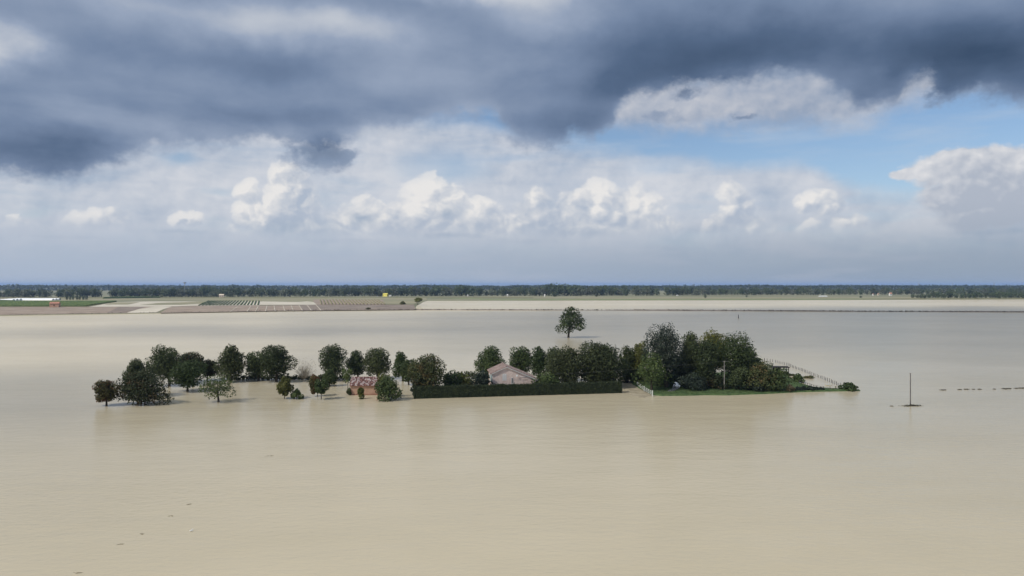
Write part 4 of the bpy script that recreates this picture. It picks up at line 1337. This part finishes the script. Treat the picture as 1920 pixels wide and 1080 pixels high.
mb = MB(); mb.box((xl - 0.02, 0.22, 2.3), (0.05, 0.42, 4.4)); mb.build('corner_strip', M['shutter_teal'], house)

# ================================================================== brick hut
hd_ = 174.0
hut = empty('brick_hut', ((684.5 - 960) / FPX * hd_, hd_, 0.0), math.radians(3))
tag(hut, 'small red brick hut with patchy tiled roof, standing in the flood', 'hut')
wx_, dp, he, hr_ = 3.45, 5.2, 2.38, 3.95
mb = MB()
mb.add([(-wx_, 0, -0.5), (wx_, 0, -0.5), (wx_, dp, -0.5), (-wx_, dp, -0.5), (-wx_, 0, he), (wx_, 0, he), (wx_, dp, he), (-wx_, dp, he), (-wx_, dp / 2, hr_ - 0.08), (wx_, dp / 2, hr_ - 0.08)],
       [(0, 1, 5, 4), (2, 3, 7, 6), (1, 2, 6, 9, 5), (3, 0, 4, 8, 7)])
mb.build('wall', M['brick_hut'], hut)
mb = MB(); e = 0.3; sl = (hr_ - he) / (dp / 2)
for s, y_e in ((-1, -e), (1, dp + e)):
    vs = [(-wx_ - 0.15, dp / 2, hr_), (wx_ + 0.15, dp / 2, hr_), (wx_ + 0.15, y_e, he - sl * e), (-wx_ - 0.15, y_e, he - sl * e)]
    mb.add([*vs, *[(x, y, z - 0.08) for x, y, z in vs]], [(0, 1, 2, 3), (4, 7, 6, 5), (1, 5, 6, 2), (3, 7, 4, 0), (2, 6, 7, 3)])
hroof = mb.build('roof', M['terracotta'], hut)
tile_roof(hroof, M['tile_hut'], (-wx_ - 0.17, -e - 0.02, he - sl * e), (wx_ + 0.17, -e - 0.02, he - sl * e), (wx_ + 0.17, dp / 2, hr_), (-wx_ - 0.17, dp / 2, hr_), 0.30, 0.34, 4)
tile_roof(hroof, M['tile_hut'], (wx_ + 0.17, dp + e + 0.02, he - sl * e), (-wx_ - 0.17, dp + e + 0.02, he - sl * e), (-wx_ - 0.17, dp / 2, hr_), (wx_ + 0.17, dp / 2, hr_), 0.30, 0.34, 5)
mb = MB(); rr2 = random.Random(9)
for i in range(26): mb.box((-wx_ + 0.13 + i * 0.265, -0.04, 0.12 + rr2.uniform(-0.04, 0.05)), (0.24, 0.1, 0.2))
o = mb.build('plinth', M['terracotta'], hut); o['kind'] = 'stuff'
# debris stick by the hut
mb = MB(); p = G(706, 751); mb.tube([(0, 0, -0.1), (0.15, 0, 0.25), (0.22, 0.02, 0.5)], [0.07, 0.06, 0.03], 6)
tag(mb.build('drifting_branch', M['bark_orange'], None, p), 'short reddish branch sticking out of the water before the hut', 'branch')

# ================================================================== the green island on the right
IZ = 0.32
isl = [(1183, 712), (1188, 719), (1204, 728), (1222, 737.5), (1240, 739.6), (1275, 739.4), (1320, 738.2), (1360, 738.6), (1405, 737), (1440, 735.6), (1475, 733.8), (1500, 732.6), (1530, 731.8), (1560, 731.2), (1590, 730.7), (1611, 730.3),
       (1596, 729.2), (1560, 727.8), (1525, 725.2), (1500, 718), (1484, 709), (1470, 700), (1420, 694), (1380, 696), (1320, 700), (1250, 702), (1200, 706)]
sheet('lawn', [G(x, y, IZ) for x, y in isl], M['grass'], IZ, skirt=0.8, jag=0.12, step=2.0)
sheet('track', [G(x, y, 0.10) for x, y in [(1160, 709), (1178, 709), (1186, 717), (1202, 728), (1222, 741), (1206, 745), (1188, 741), (1176, 730), (1167, 718)]], M['track'], 0.10, skirt=1.6, jag=0.15, step=2.0)
sheet('track', [G(x, y, IZ + 0.03) for x, y in [(1200, 710), (1230, 706), (1236, 708), (1204, 712.5)]], M['track'], IZ + 0.03)
sheet('puddle', [G(x, y, IZ + 0.03) for x, y in [(1252, 733.5), (1261, 728), (1263, 720), (1268, 714), (1280, 714), (1279, 721), (1272, 729), (1262, 733.5)]], M['puddle'], IZ + 0.03, jag=0.15, step=1.5)
# grass: blades over the lawn, taller at the rims
rng = np.random.default_rng(21)
P = []
poly = [G(x, y, IZ) for x, y in isl]


def inside(x, y, pl):
    c = False; j = len(pl) - 1
    for i in range(len(pl)):
        if (pl[i].y > y) != (pl[j].y > y) and x < (pl[j].x - pl[i].x) * (y - pl[i].y) / (pl[j].y - pl[i].y) + pl[i].x: c = not c
        j = i
    return c


pud = [G(x, y, IZ) for x, y in [(1252, 733.5), (1261, 728), (1263, 720), (1268, 714), (1280, 714), (1279, 721), (1272, 729), (1262, 733.5)]]
x0_, x1_ = min(p.x for p in poly), max(p.x for p in poly); y0_, y1_ = min(p.y for p in poly), max(p.y for p in poly)
while len(P) < 3200:
    x, y = rng.uniform(x0_, x1_), rng.uniform(y0_, y1_)
    if inside(x, y, poly) and not inside(x, y, pud): P.append((x, y, IZ - 0.02))
o = link('grass', tufts('grass', P, None, 0.22, 5, 0.05, 5), M['blade']); tag(o, 'short green grass on the island lawn', None, None, 'stuff')
P = []
for (a, b) in zip(isl[3:15], isl[4:16]):
    A, B = G(*a, 0.1), G(*b, 0.1)
    n = int((B - A).length * 3)
    for i in range(n):
        if rng.uniform() < 0.75: q = A.lerp(B, i / n); P.append((q.x, q.y + rng.uniform(-0.9, 0.4), 0.02))
o = link('grass', tufts('grass', P, None, 0.38, 6, 0.05, 6), M['dry_blade']); tag(o, 'dark rough grass along the front waterline of the island', None, None, 'stuff')

IT = [
 (1176, 716, 1160, 1192, 652, 704, 'mid_green', 'dark tree, leftmost behind the driveway', dict(shape='round', lumps=16)),
 (1199, 716, 1183, 1217, 645, 704, 'olive', 'olive topped tree between the leftmost one and the tallest tree of the island', dict(shape='round', lumps=16)),
 (1250, 726, 1208, 1284, 613, 706, 'grey_green', 'tallest tree of the island with grey green crown', dict(shape='round', lumps=30, leaves=11500)),
 (1294, 724, 1272, 1317, 627, 700, 'dark_green', 'dark tree right beside the tallest tree of the island', dict(shape='cone', lumps=22)),
 (1338, 715, 1310, 1366, 625, 690, 'yellow_top', 'tree with bright yellow green top in the island grove', dict(shape='round', lumps=20, bark='bark_pale')),
 (1318, 727, 1296, 1346, 640, 712, 'dark_green', 'dark tree in front of the yellow green topped one', dict(shape='round', lumps=20, bark='bark_pale')),
 (1376, 724, 1340, 1413, 629, 712, 'mid_green', 'large green tree on the right side of the island grove', dict(shape='round', lumps=30, leaves=10500)),
 (1222, 731, 1190, 1252, 664, 719, 'light_green', 'light green tree with hanging branches behind the white gate', dict(shape='dome', lumps=20, leaves=3300)),
 (1400, 720, 1378, 1420, 655, 708, 'dark_green', 'lower dark tree leaning out at the right side of the grove', dict(shape='round', lumps=16)),
 (1278, 722, 1252, 1306, 668, 716, 'grey_green', 'low dark tree under the tallest one', dict(shape='round', lumps=14)),
]
for fx, fy, x0, x1, y0, y1, mt, lb, kw in IT:
    px_tree(fx, fy, x0, x1, y0, y1, mt, lb, z=IZ, **kw)
bush(1292, 730, 1272, 1322, 700, 'grey_green', 'low spreading shrub on the lawn right of the puddle', z=IZ, lumps=14)
bush(1338, 728, 1318, 1362, 702, 'dark_red', 'brownish dark shrub left of the grove pole', z=IZ, lumps=12)
bush(1388, 730, 1362, 1408, 690, 'dark_green', 'dark undergrowth shrub right of the grove pole', z=IZ, lumps=14)
bush(1422, 731, 1396, 1450, 684, 'brown_tip', 'brownish green bush left of the dark shed', z=IZ, lumps=18)
bush(1452, 731, 1426, 1478, 692, 'mid_green', 'green bush below the dark shed', z=IZ, lumps=18)
bush(1420, 706, 1404, 1446, 674, 'mid_green', 'bush behind the grove on the far shore of the island', z=0.1, lumps=12)
bush(1414, 733, 1404, 1432, 715, 'grey_green', 'small grey green bush on the front shore of the island', z=IZ, lumps=8)
bush(1238, 722, 1214, 1262, 700, 'dark_green', 'dark undergrowth behind the light green tree', z=IZ, lumps=10)
bush(1176, 716, 1162, 1196, 697, 'dark_green', 'dark undergrowth behind the driveway', z=0.2, lumps=10)
bush(1205, 714, 1186, 1222, 695, 'dark_red', 'reddish dark shrub behind the lawn at the driveway', z=IZ, lumps=10)
bush(1497, 717, 1487, 1507, 702, 'mid_green', 'round little tree-like bush between the two fences', z=0.05, lumps=8)
bush(1593, 731.5, 1578, 1609, 718.5, 'mid_green', 'rounded bush at the far right tip of the spit', z=0.1, lumps=10)
bush(1481, 733, 1475, 1489, 722, 'bare_tan', 'pale flowering shrub at the waterline right of the grove', z=IZ, lumps=6)
for i, (x, w, y0) in enumerate([(1497, 12, 726), (1508, 11, 724), (1519, 12, 724.5), (1530, 11, 726), (1541, 9, 727)]):
    bush(x, 733 - i * 0.3, x - w / 2, x + w / 2, y0, 'grey_green', 'low scrub along the spit between the grove and the fence posts', z=0.15, lumps=6, group='low scrub along the spit')

# --- dark shed
sd_ = G(1464, 703.5); shed = empty('shed', (sd_.x, sd_.y, 0.0), math.radians(-8)); tag(shed, 'dark open wooden shed standing in the water behind the grove', 'shed')
mb = MB(); mb.box((0, 1.2, 2.25), (4.9, 3.4, 0.16)); mb.build('roof', M['dark_wood'], shed)
for x, y in ((-2.2, 0), (2.2, 0), (0, 0), (-2.2, 2.5), (2.2, 2.5)):
    mb = MB(); mb.box((x, y, 0.85), (0.16, 0.16, 2.5)); mb.build('post', M['dark_wood'], shed)
mb = MB(); mb.box((0, 0.0, 0.55), (4.24, 0.10, 1.0)); mb.box((-1.15, 0.02, 1.55), (2.0, 0.1, 1.1)); mb.build('wall', M['dark_wood'], shed)
mb = MB(); mb.box((0, 2.5, 0.4), (4.24, 0.08, 0.7)); mb.build('wall', M['dark_wood'], shed)
for x in (0.62, 1.55):
    mb = MB(); mb.box((x, 0.35, 1.62), (0.72, 0.04, 0.42)); mb.build('sheet', M['white_paint'], shed)  # white panels put in to imitate the two bright window openings
bush(1482, 704.5, 1472, 1489, 701, 'dark_green', 'flat dark foliage put in for the dark reflection right of the shed', z=0.0, lumps=6, cat='weeds', name='weed_or_reflection_patch')  # leaves laid on the water to imitate a dark reflection there
bush(1518, 709, 1506, 1525, 705.2, 'brown_tip', 'flat strip of brown weeds floating inside the fence', z=0.0, lumps=6, cat='weeds', name='weed_or_reflection_patch', size=0.18)


# --- fences
def post_fence(name, L, n, h, label, rails=0, rad=0.075, mat='post_wood', jitter=0.06, seed=3):
    rr_ = random.Random(seed)
    pts = [G(*p) for p in L]
    seg = [(b - a).length for a, b in zip(pts[:-1], pts[1:])]; tot = sum(seg)
    root = empty(name, pts[0]); tag(root, label, 'fence')
    pos_ = []
    for i in range(n):
        s = tot * i / (n - 1); k = 0
        while k < len(seg) - 1 and s > seg[k]: s -= seg[k]; k += 1
        pos_.append(pts[k].lerp(pts[k + 1], min(1, s / seg[k])) - pts[0])
    mb = MB(); mb.tube([(0, 0, -0.4), (0, 0, h)], [rad, rad * 0.85], 6); me = mb.mesh('post'); me.materials.append(M[mat])
    for p in pos_:
        o = link('post', me, None, root, (p.x + rr_.uniform(-jitter, jitter), p.y + rr_.uniform(-jitter, jitter), rr_.uniform(-0.22, 0.05) * (1 if jitter > 0.02 else 0)))
        o.rotation_euler = (rr_.uniform(-1, 1) * jitter, rr_.uniform(-1, 1) * jitter, 0)
    for r in range(rails):
        z = h * (0.9 - 0.38 * r)
        for a, b in zip(pos_[:-1], pos_[1:]):
            mb = MB(); off_ = Vector((0, 0, z)); mb.tube([a + off_, b + off_], rad * 0.6, 5); mb.build('rail', M[mat], root)
    if not rails:
        mb = MB()
        for z in (h * 0.55, h * 0.85): mb.tube([p + Vector((0, 0, z - 0.08)) for p in pos_], 0.008, 3)
        mb.build('wire', M['wire'], root)
    return root


post_fence('wire_fence', [(1434, 676.5), (1455, 680), (1478, 686.2), (1500, 694.5), (1520, 702.5), (1545, 712), (1563, 719.5), (1583, 728)], 46, 0.95,
           'long line of thin posts running out over the flood behind the shed')
post_fence('rail_fence', [(1479, 711.5), (1490, 716), (1508, 722.6)], 8, 0.9, 'dark wooden rail fence beside the little round bush', rails=2, rad=0.06)
post_fence('rail_fence', [(1511, 724), (1526, 729), (1545, 732.5)], 8, 1.0, 'short dark post fence continuing through the scrub of the spit', rails=1, rad=0.06)
post_fence('wire_fence', [(1545, 731.8), (1555.5, 731.8), (1569, 731.2), (1577, 730.8)], 4, 0.95, 'four stout posts in the water at the end of the spit', rad=0.09, jitter=0.02, seed=8)
# white gate and rails beside the driveway
root = empty('white_gate', G(1195, 723.5, 0.15)); tag(root, 'white painted rail gate beside the driveway at the waterline', 'gate')
gp = [G(x, y, 0.15) - root.location for x, y in ((1195, 723.5), (1208, 733.2), (1223.5, 742))]
for i, p in enumerate(gp):
    mb = MB(); mb.box((p.x, p.y, 0.45), (0.20, 0.20, 1.5 if i else 1.1)); mb.build('post', M['white_paint'], root)
for a, b in zip(gp[:-1], gp[1:]):
    for z in (0.25, 0.6, 0.95):
        mb = MB(); A = Vector((a.x, a.y, z)); B = Vector((b.x, b.y, z)); mb.tube([A, B], 0.045, 6); mb.build('rail', M['white_paint'], root)
    for f in (0.25, 0.5, 0.75):
        q = a.lerp(b, f); mb = MB(); mb.box((q.x, q.y, 0.55), (0.06, 0.06, 0.95)); mb.build('picket', M['white_paint'], root)

# --- poles and wires
pp = G(1358.3, 730.5, IZ)
root = empty('utility_pole', pp); tag(root, 'grey power pole standing in front of the grove with a cable', 'pole')
mb = MB(); mb.tube([(0, 0, -0.3), (0, 0, 7.0)], [0.12, 0.085], 8); mb.build('mast', M['pole'], root)
mb = MB(); mb.box((0, 0, 6.88), (0.5, 0.08, 0.08)); mb.tube([(0.2, 0, 6.9), (0.2, 0, 7.08)], 0.04, 6); mb.build('bracket', M['pole'], root)
p2 = G(1707.5, 760.5)
root = empty('utility_pole', p2); tag(root, 'lone grey pole standing in open water at the right', 'pole')
mb = MB(); mb.tube([(0, 0, -0.5), (0, 0, height_at(p2.y, 699.5))], [0.125, 0.085], 8); mb.build('mast', M['pole_dark'], root)
mb = MB(); zt_ = height_at(p2.y, 699.5); mb.tube([(-0.28, 0, zt_ - 0.12), (0, 0, zt_ - 0.05)], 0.035, 5); mb.box((0, 0, zt_ - 0.06), (0.26, 0.2, 0.14)); mb.build('cap', M['pole'], root)
p3 = G(1022.5, 716); root = empty('utility_pole', p3); tag(root, 'thin pale pole between trees right of the farmhouse', 'pole')
mb = MB(); mb.tube([(0, 0, -0.3), (0, 0, height_at(p3.y, 685.5))], [0.10, 0.07], 8); mb.build('mast', M['pole'], root)


def cable(a, b, sag, label, rad=0.03):
    a, b = Vector(a), Vector(b); mb = MB()
    mb.tube([a.lerp(b, i / 16) - Vector((0, 0, sag * 4 * (i / 16) * (1 - i / 16))) - a for i in range(17)], rad, 5)
    tag(mb.build('overhead_cable', M['wire'], None, a), label, 'cable')


top = pp + Vector((0, 0, 6.95))
s_end = shed.matrix_world @ Vector((0, 0, 0))
cable(top, (sd_.x + 1.5, sd_.y - 0.4, 2.4), 0.25, 'sagging cable from the grove pole to the dark shed')
cable((house.location.x + 6.6, house.location.y + 3, 4.0), top, 0.35, 'thin cable from the farmhouse roof to the grove pole', 0.008)
# small stake far out and curved arm by the fence
p = G(1384.5, 597); mb = MB(); mb.tube([(0, 0, -0.3), (0.05, 0, 2.9)], [0.35, 0.2], 6)
tag(mb.build('stake', M['post_wood'], None, p), 'single dark stake far out in the flood', 'stake')
p = G(1433.5, 681); root = empty('lamp_post', p); tag(root, 'post with a long arm reaching left over the water behind the grove', 'lamp post')
mb = MB(); mb.tube([(0, 0, -0.3), (0, 0, 1.7)], 0.08, 6); mb.build('mast', M['post_wood'], root)
mb = MB(); mb.tube([(-0.95, 0, 1.9), (-1.1, 0, 2.2), (-2.2, 0.2, 2.7), (-4.0, 0.4, 3.1)], 0.05, 5); mb.build('arm', M['wire'], root)

# --- weed clumps and floating debris
def clump(px, py, w, h, label, seed, group=None, mat='dry_blade', dens=30):
    rng_ = np.random.default_rng(seed); c = G(px, py); n = max(5, int(w * dens))
    P = np.stack([rng_.normal(0, w / 4, n), rng_.normal(0, w / 7, n), np.full(n, -0.02)], 1)
    o = link('weed_clump', tufts('weed_clump', P, None, h, seed, 0.05, 5), M[mat], None, c)
    tag(o, label, 'weeds', group)


clump(1701, 761.6, 2.2, 0.16, 'low dark weeds left of the lone pole foot', 1)
clump(1714, 760.9, 2.8, 0.26, 'dark weed clump right of the lone pole foot', 2)
clump(1672, 761.8, 0.6, 0.15, 'tiny weed dot left of the lone pole', 4)
for i, (x, y, w) in enumerate([(1768.5, 731.6, 0.9), (1800, 730.9, 0.7), (1813, 730.4, 0.8), (1826, 730.4, 0.4), (1837, 730.3, 0.6), (1865, 730, 0.4), (1886, 729.4, 1.4), (1893, 728.9, 0.6), (1905, 728.6, 0.5), (1913.5, 728.2, 1.1), (1920, 728, 0.8)]):
    clump(x, y, w * 1.6, 0.22, 'small dark weed clump in the broken line at the right edge', 30 + i, 'broken line of weed clumps', dens=22)
for i, (x, y, w) in enumerate([(320, 968, 0.55), (355, 946, 0.6), (264, 1002, 0.5), (225, 1021, 0.6), (140, 1076, 0.7), (505, 855, 0.8)]):
    rng_ = np.random.default_rng(70 + i); mb = MB(); 
    for k in range(5):
        a = Vector((rng_.uniform(-w, w) / 2, rng_.uniform(-w, w) / 3, 0.01)); an = rng_.uniform(-0.5, 0.6)
        d = Vector((math.cos(an), math.sin(an) * 1.2, 0.03)) * rng_.uniform(0.15, 0.4)
        mb.tube([a - d * 0.8, a, a + d * 0.8], [0.008, 0.02, 0.006], 4)
    lab = ['small dark twigs drifting in the open foreground water', 'short dark twigs drifting right of the other foreground twigs', 'faint twig trace drifting at lower left', 'lowest but one faint twig trace at lower left',
           'dark twigs at the very bottom edge on the left', 'faint line of twigs drifting halfway to the trees'][i]
    tag(mb.build('drifting_twigs', M['debris'], None, G(x, y)), lab, 'twigs')
# a white egret standing in the shallow water, and a white boat-like tub inside the fence
def egret(p, label, s=1.0, rz=0.4):
    root = empty('bird', p, rz); root.scale = (s, s, s); tag(root, label, 'bird')
    mb = MB(); mb.tube([(-0.28, 0, 0.20), (-0.12, 0, 0.24), (0.08, 0, 0.27), (0.16, 0, 0.33), (0.14, 0, 0.45), (0.19, 0, 0.52), (0.24, 0, 0.53)], [0.02, 0.08, 0.095, 0.05, 0.025, 0.032, 0.018], 8)
    mb.tube([(0.24, 0, 0.53), (0.36, 0, 0.51)], [0.014, 0.004], 5); mb.build('body', M['bird'], root)
    for sy in (-0.03, 0.03):
        mb = MB(); mb.tube([(0.02, sy, 0.22), (0.0, sy, -0.1)], 0.01, 4); mb.build('leg', M['debris'], root)


egret(G(358, 999, -0.1), 'white bird standing alone in the foreground water', 0.8)
mb = MB()
mb.add([(-0.9, -0.35, 0.28), (0.9, -0.35, 0.28), (0.9, 0.35, 0.28), (-0.9, 0.35, 0.28), (-0.6, -0.22, -0.05), (0.6, -0.22, -0.05), (0.6, 0.22, -0.05), (-0.6, 0.22, -0.05), (-0.55, -0.18, 0.05), (0.55, -0.18, 0.05), (0.55, 0.18, 0.05), (-0.55, 0.18, 0.05)],
       [(0, 1, 5, 4), (1, 2, 6, 5), (2, 3, 7, 6), (3, 0, 4, 7), (4, 5, 6, 7), (0, 8, 9, 1), (1, 9, 10, 2), (2, 10, 11, 3), (3, 11, 8, 0), (8, 11, 10, 9)])
tag(mb.build('small_boat', M['white_paint'], None, G(1553.5, 722.5), 0.2), 'tiny white boat floating inside the line of fence posts', 'boat')


# ================================================================== haze
mb = MB(); mb.box((0, 12600, 29.0), (52000, 28000, 60.0))
hz = mb.build('haze', None); tag(hz, None, None, None, 'stuff')
m, T = new_mat('haze')
pv = T.nodes.new('ShaderNodeVolumePrincipled')
pv.inputs['Color'].default_value = (0.42, 0.62, 1.0, 1); pv.inputs['Density'].default_value = 0.000070; pv.inputs['Anisotropy'].default_value = 0.0
o = T.nodes.new('ShaderNodeOutputMaterial'); T.links.new(pv.outputs[0], o.inputs['Volume'])
hz.data.materials.append(m)
